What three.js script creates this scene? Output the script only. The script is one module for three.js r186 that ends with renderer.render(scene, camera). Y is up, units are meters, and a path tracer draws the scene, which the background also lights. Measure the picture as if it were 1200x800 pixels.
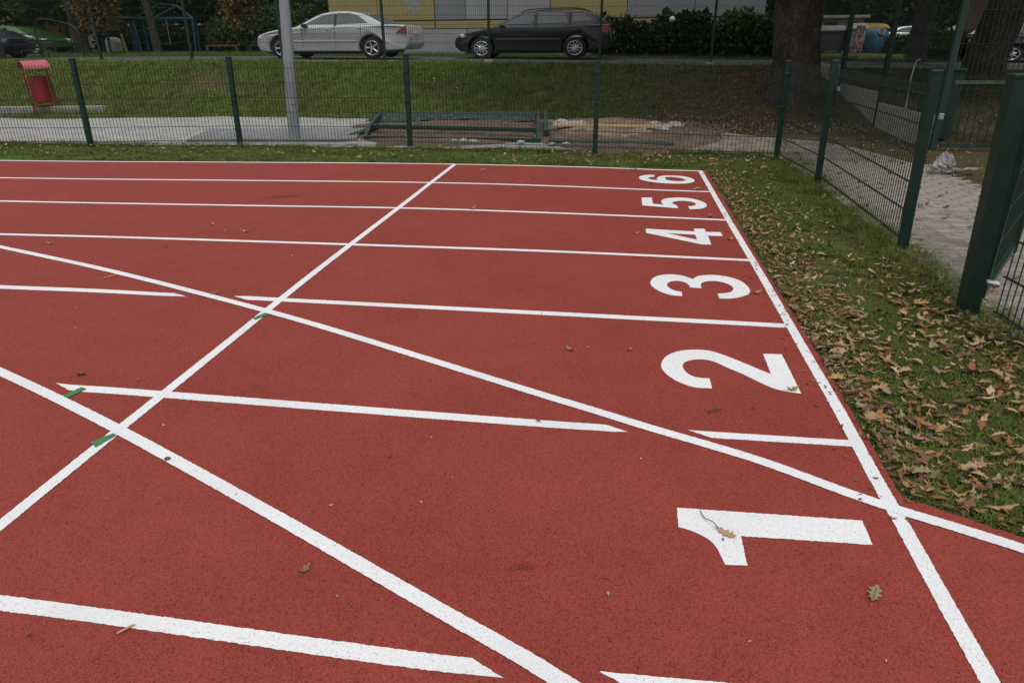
import * as THREE from 'three';
import { mergeGeometries, toCreasedNormals } from 'three/addons/utils/BufferGeometryUtils.js';
import { RoundedBoxGeometry } from 'three/addons/geometries/RoundedBoxGeometry.js';

// ---------------------------------------------------------------- camera, sky, sun, exposure
const scene = new THREE.Scene();
const camera = new THREE.PerspectiveCamera(52.44, 1024 / 682, 0.05, 600);
camera.position.set(0, 1.473, 0);
camera.rotation.set(-0.416, 0.1505, -0.0094, 'YXZ');

function skyTexture() {                                   // overcast: bright overhead, greyer to the horizon, soft cloud
  const w = 256, h = 128, d = new Float32Array(w * h * 4);
  const n = (u, v, s) => Math.sin(u * s + 1.7 * Math.sin(v * s * 1.3 + s)) * Math.sin(v * s * 1.9 + 1.1 * Math.sin(u * s * 0.7 + 2 * s));
  for (let y = 0; y < h; y++) for (let x = 0; x < w; x++) {
    const el = (y + 0.5) / h * Math.PI - Math.PI / 2, az = (x + 0.5) / w * Math.PI * 2;
    const px = Math.cos(az) * Math.cos(el), pz = Math.sin(az) * Math.cos(el), up = Math.max(0, Math.sin(el));
    const cloud = 1 + 0.07 * n(px, pz, 3) + 0.05 * n(px, pz, 7) + 0.03 * n(px, pz, 15);
    const L = (0.4 + 0.6 * up) * cloud * (el < 0 ? 0.5 : 1), o = (y * w + x) * 4;
    d[o] = L; d[o + 1] = L; d[o + 2] = L * 1.02; d[o + 3] = 1;
  }
  const t = new THREE.DataTexture(d, w, h, THREE.RGBAFormat, THREE.FloatType);
  t.mapping = THREE.EquirectangularReflectionMapping; t.magFilter = THREE.LinearFilter; t.needsUpdate = true;
  return t;
}
scene.background = scene.environment = skyTexture();
const sun = new THREE.DirectionalLight(new THREE.Color(1, 0.98, 0.95), 1.2);   // a veiled sun, high overhead
sun.position.set(7, 31, 3); sun.target.position.set(0, 0, -10); sun.castShadow = true; sun.shadow.radius = 26;
sun.shadow.mapSize.set(2048, 2048);
Object.assign(sun.shadow.camera, { left: -40, right: 40, top: 40, bottom: -40, near: 1, far: 120 });
scene.add(sun, sun.target);
const renderer = new THREE.WebGLRenderer({ antialias: true });
renderer.toneMapping = THREE.LinearToneMapping;
renderer.toneMappingExposure = 1.1;
renderer.shadowMap.enabled = true;

// ---------------------------------------------------------------- helpers
let seed = 7;
const rnd = () => { seed = (seed + 0x6d2b79f5) | 0; let t = Math.imul(seed ^ (seed >>> 15), 1 | seed); t = (t + Math.imul(t ^ (t >>> 7), 61 | t)) ^ t; return ((t ^ (t >>> 14)) >>> 0) / 4294967296; };
const R = (a, b) => a + (b - a) * rnd();
const pick = (a) => a[Math.floor(rnd() * a.length)];
const clamp = (x, a = 0, b = 1) => Math.min(b, Math.max(a, x));
const lerp = (a, b, t) => a + (b - a) * t;
const hash2 = (x, y) => { const s = Math.sin(x * 127.1 + y * 311.7) * 43758.5453; return s - Math.floor(s); };
function vnoise(x, y) {
  const xi = Math.floor(x), yi = Math.floor(y), u = x - xi, v = y - yi, a = u * u * (3 - 2 * u), b = v * v * (3 - 2 * v);
  return lerp(lerp(hash2(xi, yi), hash2(xi + 1, yi), a), lerp(hash2(xi, yi + 1), hash2(xi + 1, yi + 1), a), b);
}
const fbm = (x, y) => 0.55 * vnoise(x, y) + 0.28 * vnoise(x * 2.1 + 9, y * 2.1) + 0.17 * vnoise(x * 4.3, y * 4.3 + 5);
const used = new Map();
const numbered = (n) => { const k = used.get(n) ?? 0; used.set(n, k + 1); return k ? n + '_' + String(k).padStart(3, '0') : n; };
function shadows(o) { o.traverse((m) => { if (m.isMesh) { m.castShadow = true; m.receiveShadow = true; } }); return o; }
function tag(o, label, category, group, kind) { if (label) o.userData.label = label; if (category) o.userData.category = category; if (group) o.userData.group = group; if (kind) o.userData.kind = kind; return o; }
function thing(name, label, category, pos = [0, 0, 0], turn = 0, group) {
  const o = new THREE.Group(); o.name = numbered(name); o.position.set(...pos); o.rotation.y = turn; scene.add(o);
  return tag(o, label, category, group);
}
function structure(name, mesh) { mesh.name = numbered(name); mesh.userData.kind = 'structure'; scene.add(mesh); return mesh; }
function part(name, geo, mat, parent, kind) {
  const m = new THREE.Mesh(Array.isArray(geo) ? merge(geo) : geo, mat); m.name = numbered(name); parent.add(m);
  if (kind) m.userData.kind = kind;
  return m;
}
function merge(list) {
  const a = list.map((g) => { const h = g.index ? g.toNonIndexed() : g.clone(); for (const k of Object.keys(h.attributes)) if (!['position', 'normal', 'uv'].includes(k)) h.deleteAttribute(k); return h; });
  return mergeGeometries(a, false);
}
const M4 = new THREE.Matrix4(), Q = new THREE.Quaternion(), E3 = new THREE.Euler(), V3 = (x, y, z) => new THREE.Vector3(x, y, z), UP = V3(0, 1, 0);
function bx(w, h, d, x = 0, y = 0, z = 0, ry = 0, rz = 0, rx = 0) { const g = new THREE.BoxGeometry(w, h, d); boxUV(g, w, h, d); g.applyMatrix4(M4.compose(V3(x, y, z), Q.setFromEuler(E3.set(rx, ry, rz)), V3(1, 1, 1))); return g; }
function rbx(w, h, d, r, x = 0, y = 0, z = 0, ry = 0, rz = 0, rx = 0) { const g = new RoundedBoxGeometry(w, h, d, 2, r); g.applyMatrix4(M4.compose(V3(x, y, z), Q.setFromEuler(E3.set(rx, ry, rz)), V3(1, 1, 1))); return g; }
function boxUV(g, w, h, d) { const u = g.attributes.uv, s = [[d, h], [d, h], [w, d], [w, d], [w, h], [w, h]]; for (let i = 0; i < 24; i++) { const f = s[i >> 2]; u.setXY(i, u.getX(i) * f[0], u.getY(i) * f[1]); } }
function rod(a, b, r0, r1 = r0, n = 8) {                   // a straight bar between two points
  const A = V3(...a), B = V3(...b), d = B.clone().sub(A), L = d.length();
  const g = new THREE.CylinderGeometry(r1, r0, L, n); g.applyMatrix4(M4.compose(A.add(B).multiplyScalar(0.5), Q.setFromUnitVectors(UP, d.normalize()), V3(1, 1, 1))); return g;
}
function sq(a, b, w, d = w) {                              // a square bar between two points
  const A = V3(...a), B = V3(...b), v = B.clone().sub(A), L = v.length();
  const g = new THREE.BoxGeometry(w, L, d); g.applyMatrix4(M4.compose(A.add(B).multiplyScalar(0.5), Q.setFromUnitVectors(UP, v.normalize()), V3(1, 1, 1))); return g;
}
function tube(pts, r, seg = 16, n = 8) { return new THREE.TubeGeometry(new THREE.CatmullRomCurve3(pts.map((p) => V3(...p))), seg, r, n); }
function bumpy(geo, amp, f) {                              // pushes points along their normals by 3-D noise
  const p = geo.attributes.position, n = geo.attributes.normal;
  for (let i = 0; i < p.count; i++) { const x = p.getX(i), y = p.getY(i), z = p.getZ(i), k = amp * (fbm(x * f + z * f * 0.7, y * f - z * f * 0.6) - 0.5) * 2; p.setXYZ(i, x + n.getX(i) * k, y + n.getY(i) * k, z + n.getZ(i) * k); }
  geo.computeVertexNormals(); return geo;
}

// ---------------------------------------------------------------- textures and materials
function tex(n, fn, repeat = 1, color = true) {
  const d = new Uint8Array(n * n * 4);
  for (let y = 0; y < n; y++) for (let x = 0; x < n; x++) { const c = fn(x, y, n), o = (y * n + x) * 4; for (let k = 0; k < 3; k++) d[o + k] = clamp(c[k] ?? c[0], 0, 1) * 255; d[o + 3] = 255; }
  const t = new THREE.DataTexture(d, n, n); t.wrapS = t.wrapT = THREE.RepeatWrapping; t.magFilter = THREE.LinearFilter; t.minFilter = THREE.LinearMipmapLinearFilter; t.generateMipmaps = true;
  t.repeat.set(repeat, repeat); if (color) t.colorSpace = THREE.SRGBColorSpace; t.needsUpdate = true; return t;
}
const S = (r, g, b) => { const f = (c) => (c <= 0.0031308 ? c * 12.92 : 1.055 * c ** (1 / 2.4) - 0.055); return [f(r), f(g), f(b)]; };   // linear colour to sRGB texels
function tileNoise(n, cell) {                              // value noise that repeats every n texels
  const g = Math.max(1, Math.round(n / cell)), a = new Float32Array(g * g).map(() => rnd());
  return (x, y) => { const u = x / n * g, v = y / n * g, xi = Math.floor(u), yi = Math.floor(v), fx = u - xi, fy = v - yi, sx = fx * fx * (3 - 2 * fx), sy = fy * fy * (3 - 2 * fy), at = (i, j) => a[((j + g) % g) * g + ((i + g) % g)]; return lerp(lerp(at(xi, yi), at(xi + 1, yi), sx), lerp(at(xi, yi + 1), at(xi + 1, yi + 1), sx), sy); };
}
const mat = (o) => new THREE.MeshStandardMaterial({ roughness: 0.8, ...o });
const matte = (o) => new THREE.MeshPhysicalMaterial({ roughness: 0.9, specularIntensity: 0.25, ...o });   // porous, crumbly and leafy surfaces hardly mirror the sky
const lin = (r, g, b) => new THREE.Color().setRGB(r, g, b);

// rubber granules: grains of 3 to 4 mm, each of its own tone, with dark gaps between some of them
const gA = tileNoise(1024, 1.6), gB = tileNoise(1024, 3), gC = tileNoise(1024, 40), gD = tileNoise(1024, 170);
const grain = (x, y) => 0.62 * gA(x, y) + 0.38 * gB(x, y);
const tA = tileNoise(2048, 1.6), tB = tileNoise(2048, 3), tC = tileNoise(2048, 90), tD = tileNoise(2048, 420), tE = tileNoise(2048, 24);   // broad patches as well as grain
const trackMap = tex(2048, (x, y) => { const g = 0.62 * tA(x, y) + 0.38 * tB(x, y), w = 0.6 * tC(x, y) + 0.4 * tD(x, y), b = 0.91 + 0.09 * tC(x, y) + 0.11 * tD(x, y), k = (0.5 + 1.0 * g) * b, grime = g < 0.24 + 0.1 * (1 - w) * tE(x, y) ? 0.62 : 1; return S(0.234 * k * grime, 0.041 * k * grime, 0.0295 * k * grime); }, 0.385);
const grainBump = tex(1024, (x, y) => [grain(x, y)], 0.8, false);
const trackMat = matte({ specularIntensity: 0.45, map: trackMap, bumpMap: grainBump, bumpScale: 0.0022, roughness: 0.88 });
// line paint sprayed over the granules: the deeper gaps stay dark
const paintMap = tex(1024, (x, y) => { const g = 0.5 * gA(x, y) + 0.5 * gB(x, y), worn = gC(x, y) * 0.6 + gD(x, y) * 0.5, hole = g < 0.13 + 0.1 * worn; const k = (0.8 + 0.24 * g) * (0.94 + 0.1 * gD(x, y)); return hole ? S(0.34, 0.31, 0.31) : S(0.76 * k, 0.76 * k, 0.77 * k); }, 0.8);
const paintMat = matte({ map: paintMap, bumpMap: grainBump, bumpScale: 0.002, roughness: 0.75 });
const greenPaint = mat({ map: tex(256, (() => { const a = tileNoise(256, 1.6), b = tileNoise(256, 14); return (x, y) => { const k = 0.6 + 0.6 * a(x, y) + 0.25 * b(x, y); return a(x, y) < 0.16 ? S(0.12, 0.05, 0.03) : S(0.035 * k, 0.17 * k, 0.055 * k); }; })(), 2), roughness: 0.8 });
const orangePaint = mat({ color: lin(0.45, 0.12, 0.03), roughness: 0.8 });
const soilN = [tileNoise(512, 2), tileNoise(512, 7), tileNoise(512, 32), tileNoise(512, 110)];
const soilF = (x, y) => 0.35 * soilN[0](x, y) + 0.3 * soilN[1](x, y) + 0.2 * soilN[2](x, y) + 0.15 * soilN[3](x, y);
const terrainMat = matte({ map: tex(512, (x, y) => { const k = 0.45 + 1.1 * soilF(x, y); return S(0.62 * k, 0.62 * k, 0.62 * k); }, 0.7), bumpMap: tex(512, (x, y) => [soilF(x, y)], 0.7, false), bumpScale: 0.02, vertexColors: true, roughness: 0.95 });
const speck = (r, g, b, amp, rep, cells = [1.5, 6, 40]) => { const n = cells.map((c) => tileNoise(512, c)); return tex(512, (x, y) => { const k = 1 + amp * ((n[0](x, y) - 0.5) + 0.8 * (n[1](x, y) - 0.5) + 0.8 * (n[2](x, y) - 0.5)); return S(r * k, g * k, b * k); }, rep); };
const pathMat = matte({ map: speck(0.31, 0.302, 0.288, 0.45, 0.8, [2, 10, 90]), roughness: 0.9 });
const plateMat = mat({ map: speck(0.17, 0.175, 0.18, 0.5, 0.8), roughness: 0.75 });
const asphaltMat = mat({ map: speck(0.06, 0.06, 0.062, 0.6, 0.8), roughness: 0.9 });
const concreteMat = matte({ map: speck(0.27, 0.26, 0.245, 0.45, 0.8), roughness: 0.9 });
const paleConcrete = mat({ map: speck(0.34, 0.335, 0.32, 0.4, 0.6), roughness: 0.9 });
const blockMats = [[0.215, 0.192, 0.165], [0.235, 0.21, 0.182], [0.2, 0.178, 0.153], [0.222, 0.198, 0.17], [0.25, 0.228, 0.2]].map((c) => matte({ map: speck(...c, 0.5, 1.5, [2, 8, 60]), roughness: 0.92 }));
const sandMat = matte({ map: speck(0.19, 0.145, 0.1, 0.9, 0.8), roughness: 0.95 });
const greenSteel = mat({ map: speck(0.005, 0.028, 0.02, 0.4, 1.5, [3, 14, 70]), roughness: 0.42, metalness: 0.1 });
const wireMat = mat({ color: lin(0.008, 0.024, 0.017), roughness: 0.5 });
const oldGreen = mat({ map: speck(0.006, 0.032, 0.024, 0.7, 1.2, [2, 9, 50]), roughness: 0.6 });
const galv = mat({ map: speck(0.29, 0.315, 0.345, 0.18, 0.9, [4, 18, 90]), roughness: 0.5, metalness: 0.2 });
const zinc = mat({ color: lin(0.55, 0.56, 0.57), roughness: 0.3, metalness: 0.9 });
const redPaint = mat({ map: speck(0.24, 0.008, 0.014, 0.35, 1.5, [3, 12, 60]), roughness: 0.45 });
const paleRed = mat({ map: speck(0.34, 0.06, 0.07, 0.5, 1.5, [3, 12, 60]), roughness: 0.5 });
const barkMat = matte({ map: tex(512, (() => { const a = tileNoise(512, 6), b = tileNoise(512, 20), c = tileNoise(512, 90); return (x, y) => { const r = Math.abs(2 * (0.6 * a(x * 1.0, y * 0.25) + 0.4 * b(x, y * 0.3)) - 1), k = (0.45 + 1.3 * r) * (0.75 + 0.5 * c(x, y)); return S(0.085 * k, 0.073 * k, 0.063 * k); }; })(), 1), bumpMap: tex(512, (() => { const a = tileNoise(512, 6), b = tileNoise(512, 20); return (x, y) => [Math.abs(2 * (0.6 * a(x, y * 0.25) + 0.4 * b(x, y * 0.3)) - 1)]; })(), 1, false), bumpScale: 0.03, roughness: 0.95 });
const woodMat = mat({ map: speck(0.42, 0.28, 0.16, 0.4, 1, [2, 20, 60]), roughness: 0.8 });
const railWood = mat({ map: speck(0.17, 0.065, 0.04, 0.4, 1, [2, 20, 60]), roughness: 0.8 });
const stoneMat = mat({ map: speck(0.31, 0.3, 0.285, 0.6, 2), roughness: 0.9 });
// ---------------------------------------------------------------- the lie of the land
const levels = [[-40, 0.93], [-14, 0.94], [-9, 0.92], [-3, 0.86], [0, 0.82], [3, 0.77], [8, 0.68], [14, 0.62], [40, 0.6]];
function upperLevel(x) { for (let i = 1; i < levels.length; i++) if (x < levels[i][0]) { const [a, p] = levels[i - 1], [b, q] = levels[i]; return lerp(p, q, clamp((x - a) / (b - a))); } return 0.6; }
function bankFoot(x) { const w = -13.85 + 0.25 * (vnoise(x * 0.6, 3) - 0.5) + 0.45 * clamp((-x - 8) / 2.5); return lerp(w, -10.7, clamp((x - 4.12) / 0.16)); }
const bankTop = -17.5;
function landHeight(x, z) {
  const f = bankFoot(x), t = clamp((f - z) / (f - bankTop)), soft = t < 0.12 ? t * t / 0.24 + 0 : t > 0.9 ? t - (t - 0.9) ** 2 / 0.2 - 0.06 + 0 : t - 0.06;
  let h = upperLevel(x) * soft / 0.89;
  if (t > 0 && z > -19.5) h += 0.05 * (fbm(x * 0.9, z * 0.9) - 0.5) * Math.min(1, t * 4);
  return h - 0.018;
}
{ // one sheet to the horizon; colour by what grows or lies there: lawn, worn bank, soil under the oak
  const xs = [], zs = [], grow = (a, list, to, k = 1.35) => { let s = 0.6, v = a; const d = Math.sign(to - a); while (Math.abs(to - v) > s) { v += d * s; list.push(v); s *= k; } list.push(to); };
  for (let x = -17; x <= 14.001; x += 0.22) xs.push(x); xs.push(4.12, 4.2, 4.28); grow(-17, xs, -320); grow(14, xs, 320);
  for (let z = -22; z <= 2.001; z += 0.2) zs.push(z); grow(-22, zs, -420); grow(2, zs, 60);
  xs.sort((a, b) => a - b); zs.sort((a, b) => a - b);
  const P = [], C = [], U = [], I = [];
  for (const z of zs) for (const x of xs) {
    P.push(x, landHeight(x, z), z); U.push(x, -z);
    const n = fbm(x * 0.7 + 20, z * 0.7), m = fbm(x * 2.3, z * 2.3 + 40);
    let c = [0.105, 0.15, 0.028];                                             // lawn roots
    const bare = clamp((n - 0.5) * 5) * 0.8;
    const oak = clamp(1.3 - Math.hypot(x - 3.4, (z + 14.6) * 0.9) / 4.2) , east = clamp((x - 2.2) / 1.5) * clamp((z + 17.8) / 2);
    const soil = clamp(Math.max(bare, oak * (0.6 + m), east * (0.5 + 0.7 * m), z > -8.4 && x > 0.9 ? 0.15 + 0.8 * m : 0));
    c = c.map((v, i) => lerp(v, [0.13, 0.09, 0.058][i], soil) * (0.75 + 0.5 * m));
    C.push(...c);
  }
  const w = xs.length;
  for (let j = 0; j < zs.length - 1; j++) for (let i = 0; i < w - 1; i++) { const a = j * w + i; I.push(a, a + w, a + 1, a + 1, a + w, a + w + 1); }
  const g = new THREE.BufferGeometry();
  g.setAttribute('position', new THREE.Float32BufferAttribute(P, 3)); g.setAttribute('color', new THREE.Float32BufferAttribute(C, 3)); g.setAttribute('uv', new THREE.Float32BufferAttribute(U, 2)); g.setIndex(I); g.computeVertexNormals();
  structure('ground', new THREE.Mesh(g, terrainMat));
}

// ---------------------------------------------------------------- the running track and its markings (metres: x, z)
const readOutline = (s) => s.split(' ').map((q) => { const c = q.endsWith('c'), [x, z] = q.replace('c', '').split(',').map(Number); return [x, z, c]; });
function smooth(pts, closed = true) {                     // runs between corner points become curves
  const n = pts.length, k0 = Math.max(0, pts.findIndex((p) => p[2])), ring = closed ? [...pts.slice(k0), ...pts.slice(0, k0), ...(pts[k0][2] ? [pts[k0]] : [])] : pts;
  if (closed && !pts[k0][2]) return new THREE.CatmullRomCurve3(pts.map((p) => V3(p[0], 0, p[1])), true, 'centripetal').getPoints(n * 6).slice(0, -1).map((p) => [p.x, p.z]);
  const out = [[ring[0][0], ring[0][1]]]; let run = [ring[0]];
  for (let i = 1; i < ring.length; i++) {
    run.push(ring[i]);
    if (ring[i][2] || i === ring.length - 1) {
      if (run.length > 2) out.push(...new THREE.CatmullRomCurve3(run.map((p) => V3(p[0], 0, p[1])), false, 'centripetal').getPoints(run.length * 6).slice(1).map((p) => [p.x, p.z]));
      else out.push([run[1][0], run[1][1]]);
      run = [ring[i]];
    }
  }
  if (closed) out.pop();
  return out;
}
function ragged(pts, step, amp) {                         // the paint edge follows the granules
  const out = [];
  pts.forEach((p, i) => { const q = pts[(i + 1) % pts.length], L = Math.hypot(q[0] - p[0], q[1] - p[1]), k = Math.max(1, Math.round(L / step)); for (let j = 0; j < k; j++) { const t = j / k; out.push([lerp(p[0], q[0], t) + (k > 1 && j ? R(-amp, amp) : 0), lerp(p[1], q[1], t) + (k > 1 && j ? R(-amp, amp) : 0)]); } });
  return out;
}
function flat(outline, y, holes = []) {
  const sh = new THREE.Shape(outline.map((p) => new THREE.Vector2(p[0], -p[1])));
  for (const h of holes) sh.holes.push(new THREE.Path(h.map((p) => new THREE.Vector2(p[0], -p[1]))));
  const g = new THREE.ShapeGeometry(sh); g.rotateX(-Math.PI / 2); g.translate(0, y, 0); return g;
}
function strip(pts, w, y) {                               // a line of one width along points
  const c = new THREE.CatmullRomCurve3(pts.map((p) => V3(p[0], 0, p[1])), false, 'centripetal'), n = Math.round(c.getLength() / 0.008);
  const l = [], r = [];
  c.getSpacedPoints(n).forEach((p, i, all) => { const a = all[Math.max(0, i - 1)], b = all[Math.min(n, i + 1)], d = b.clone().sub(a).normalize(), j = (i && i < n ? 0.0015 : 0); l.push([p.x - d.z * (w / 2 + R(-j, j)), p.z + d.x * (w / 2 + R(-j, j))]); r.push([p.x + d.z * (w / 2 + R(-j, j)), p.z - d.x * (w / 2 + R(-j, j))]); });
  const P = [], U = [], I = [];
  for (let i = 0; i <= n; i++) for (const q of [l[i], r[i]]) { P.push(q[0], y, q[1]); U.push(q[0], -q[1]); }
  for (let i = 0; i < n; i++) { const a = i * 2; I.push(a, a + 2, a + 1, a + 1, a + 2, a + 3); }
  const g = new THREE.BufferGeometry(); g.setAttribute('position', new THREE.Float32BufferAttribute(P, 3)); g.setAttribute('uv', new THREE.Float32BufferAttribute(U, 2)); g.setIndex(I); g.computeVertexNormals();
  if (g.attributes.normal.getY(0) < 0) { const k = g.index.array; for (let i = 0; i < k.length; i += 3) { const t = k[i]; k[i] = k[i + 1]; k[i + 1] = t; } g.computeVertexNormals(); }
  return g;
}
const track = new THREE.Group(); track.name = numbered('running_track'); track.userData.kind = 'structure'; scene.add(track);
const farEdge = [[-40, -8.4], [-12, -8.26], [-8.037, -8.385], [-6.817, -8.43], [-4.616, -8.57], [-2.598, -8.672], [-1.288, -8.665], [-0.236, -8.61], [0.568, -8.52], [1.04, -8.5]];
const trackEdge = [...farEdge, [1.042, -7.4], [1.04, -6.25], [1.032, -4.862], [1.038, -3.964], [1.045, -3.187], [1.038, -2.716], [1.035, -2.152], [1.175, -2.072], [1.338, -1.978], [2.4, -1.39], [7, 1.1], [7, 12], [-40, 12]];
{
  const side = ragged(trackEdge.slice(9, 20), 0.02, 0.004), lastLeg = side.findIndex((p) => p[0] > 2.39), out = [...trackEdge.slice(0, 9), ...side.slice(0, lastLeg < 0 ? side.length : lastLeg), ...trackEdge.slice(20)];
  const sh = new THREE.Shape(out.map((p) => new THREE.Vector2(p[0], -p[1])));
  const g = new THREE.ExtrudeGeometry(sh, { depth: 0.03, bevelEnabled: false }); g.rotateX(-Math.PI / 2); g.translate(0, -0.03, 0);
  part('track_surface', g, trackMat, track);
}
const line = (name, pts, w, y, label) => tag(part(name, strip(pts.map((p) => [p[0], p[1]]), w, y), paintMat, track), label);
const lineAt = (s) => readOutline(s);
line('lane_line', [[-40, -8.34], [-12, -8.22], ...lineAt('-8.037,-8.347 -6.817,-8.394 -4.616,-8.535 -2.598,-8.637 -1.288,-8.630 -0.236,-8.575 0.568,-8.479 0.950,-8.460')], 0.048, 0.0016);
line('lane_line', [[-40, -7.2], [-12, -7.1], ...lineAt('-7.129,-7.217 -5.846,-7.263 -4.016,-7.363 -2.254,-7.444 -1.111,-7.433 0.506,-7.301 0.955,-7.272')], 0.05, 0.0016);
line('lane_line', [[-40, -6.05], [-12, -6.0], ...lineAt('-6.086,-6.080 -4.979,-6.108 -3.404,-6.167 -1.901,-6.225 -0.929,-6.201 0.443,-6.127 0.960,-6.087')], 0.05, 0.0016);
line('lane_line', [[-40, -4.9], [-12, -4.9], ...lineAt('-5.034,-4.933 -4.119,-4.959 -1.744,-4.976 -0.491,-4.973 0.620,-4.933 0.970,-4.915')], 0.05, 0.0016);
const painted = {
  lane2a: '-9,-3.78c -3.970,-3.772 -3.296,-3.781 -2.810,-3.769c -2.728,-3.770c -2.614,-3.723c -2.774,-3.714c -3.249,-3.720 -3.911,-3.709 -9,-3.70c',
  lane2b: '-2.323,-3.765c -2.235,-3.776c -2.022,-3.771 -0.567,-3.750 0.782,-3.730 0.965,-3.725c 0.965,-3.665c 0.772,-3.670 -0.558,-3.692 -2.039,-3.712 -2.208,-3.713c',
  lane1a: '-2.553,-2.545c -2.435,-2.539 -2.306,-2.541 -1.219,-2.522 -0.239,-2.505 0.009,-2.503c 0.099,-2.458c 0.044,-2.452c -0.233,-2.450 -1.195,-2.464 -2.262,-2.483 -2.348,-2.482 -2.434,-2.488c',
  lane1b: '0.340,-2.505c 0.487,-2.505 0.975,-2.510c 0.975,-2.463c 0.428,-2.456c',
  lane0a: '-8,-1.32c -1.708,-1.306 -1.376,-1.300 -0.427,-1.277 -0.307,-1.278c -0.215,-1.229c -0.259,-1.228 -0.413,-1.225 -1.337,-1.248 -1.658,-1.252 -8,-1.262c',
  lane0b: '0.021,-1.282c 0.315,-1.291 0.955,-1.312c 0.954,-1.258c 0.141,-1.221c',
};
for (const s of Object.values(painted)) part('lane_line', flat(ragged(smooth(readOutline(s)), 0.008, 0.0015), 0.0016), paintMat, track);
line('start_line', lineAt('0.968,-8.479 0.975,-6.028 0.985,-4.628 0.987,-3.18 0.988,-2.76 0.981,-2.257 0.981,-1.97 0.978,-1.605 0.978,-1.383 0.976,1.0'), 0.05, 0.0024, 'white line behind the numerals at the end of the lanes');
line('start_line', lineAt('-1.958,1.0 -1.965,-1.587 -1.971,-1.857 -1.991,-3.106 -2.011,-4.159 -2.010,-6.602 -2.013,-7.449 -2.013,-8.61'), 0.05, 0.0024, 'white line across the lanes three metres from the numerals');
line('curved_line', [[-11, -6.6], [-7.5, -5.55], ...lineAt('-4.716,-4.586 -3.525,-4.168 -2.518,-3.767 -1.685,-3.409 -0.261,-2.717 -0.067,-2.625 0.182,-2.503 0.587,-2.314 0.871,-2.139 1.012,-2.063 1.146,-2.001 1.310,-1.919'), [1.62, -1.75], [4.4, -0.2]], 0.05, 0.0032, 'white line running slantwise across the lanes to the lawn corner');
line('curved_line', [[-9, -5.0], [-5.5, -3.68], ...lineAt('-2.911,-2.618 -2.089,-2.251 -1.169,-1.801 -0.406,-1.413 -0.159,-1.288 -0.067,-1.236'), [0.6, -0.87], [2.4, 0.1]], 0.05, 0.0032, 'white slanting line nearest the viewer, crossing the inner lanes');
const numerals = [
  ['1', '0.261,-1.984c 0.859,-1.997c 0.855,-1.876c 0.453,-1.863c 0.452,-1.726c 0.386,-1.722c 0.379,-1.755 0.370,-1.795 0.352,-1.829 0.319,-1.856 0.290,-1.872 0.259,-1.881c'],
  ['2', '0.478,-2.887c 0.402,-2.889 0.342,-2.926 0.294,-2.986 0.265,-3.058 0.264,-3.129 0.294,-3.215 0.355,-3.280 0.434,-3.309 0.503,-3.308 0.562,-3.275 0.623,-3.220 0.696,-3.145 0.769,-3.071c 0.773,-3.303c 0.865,-3.308c 0.865,-2.888c 0.811,-2.899 0.755,-2.923 0.698,-2.982 0.635,-3.057 0.573,-3.119 0.520,-3.177 0.473,-3.196 0.416,-3.184 0.377,-3.151 0.364,-3.106 0.375,-3.044 0.401,-3.004 0.440,-2.989 0.478,-2.990c'],
  ['3', '0.437,-4.107c 0.381,-4.113 0.325,-4.154 0.275,-4.229 0.251,-4.319 0.264,-4.407 0.298,-4.477 0.350,-4.516 0.407,-4.527 0.462,-4.511 0.503,-4.476 0.528,-4.445c 0.568,-4.510 0.633,-4.542 0.696,-4.546 0.766,-4.518 0.825,-4.456 0.858,-4.355 0.862,-4.256 0.841,-4.191 0.783,-4.132 0.722,-4.099 0.656,-4.091c 0.656,-4.182c 0.694,-4.191 0.738,-4.217 0.764,-4.280 0.760,-4.334 0.731,-4.387 0.681,-4.419 0.619,-4.412 0.583,-4.378 0.568,-4.329 0.569,-4.268c 0.498,-4.274c 0.493,-4.320 0.476,-4.369 0.435,-4.395 0.392,-4.384 0.362,-4.342 0.356,-4.294 0.371,-4.240 0.398,-4.204 0.438,-4.185c'],
  ['4', '0.262,-5.716c 0.652,-5.669c 0.653,-5.760c 0.739,-5.770c 0.741,-5.668c 0.858,-5.670c 0.858,-5.551c 0.744,-5.553c 0.742,-5.293c 0.671,-5.289c 0.634,-5.316c 0.261,-5.582c', '0.425,-5.592c 0.647,-5.569c 0.648,-5.420c'],
  ['5', '0.254,-6.920c 0.354,-6.936c 0.354,-6.655c 0.454,-6.625c 0.439,-6.692 0.439,-6.775 0.460,-6.863 0.506,-6.917 0.582,-6.955 0.668,-6.958 0.738,-6.922 0.804,-6.843 0.842,-6.749 0.851,-6.655 0.828,-6.559 0.782,-6.497 0.728,-6.476 0.679,-6.470c 0.675,-6.582c 0.710,-6.599 0.743,-6.643 0.756,-6.685 0.746,-6.739 0.715,-6.785 0.669,-6.814 0.614,-6.808 0.564,-6.775 0.537,-6.716 0.545,-6.662 0.571,-6.611 0.576,-6.492c 0.254,-6.576c'],
  ['6', '0.426,-8.146c 0.374,-8.152 0.316,-8.123 0.264,-8.051 0.249,-7.953 0.267,-7.860 0.320,-7.781 0.387,-7.726 0.467,-7.688 0.548,-7.667 0.642,-7.663 0.737,-7.680 0.810,-7.744 0.847,-7.845 0.836,-7.967 0.781,-8.064 0.715,-8.116 0.645,-8.128 0.559,-8.127 0.500,-8.094 0.462,-8.020 0.440,-7.915c 0.461,-7.850c 0.420,-7.850 0.372,-7.882 0.353,-7.933 0.365,-7.995 0.395,-8.025 0.421,-8.028c', '0.536,-7.963 0.554,-8.033 0.611,-8.047 0.679,-8.015 0.737,-7.945 0.751,-7.872 0.720,-7.814 0.651,-7.800 0.584,-7.830 0.546,-7.889'],
];
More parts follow.
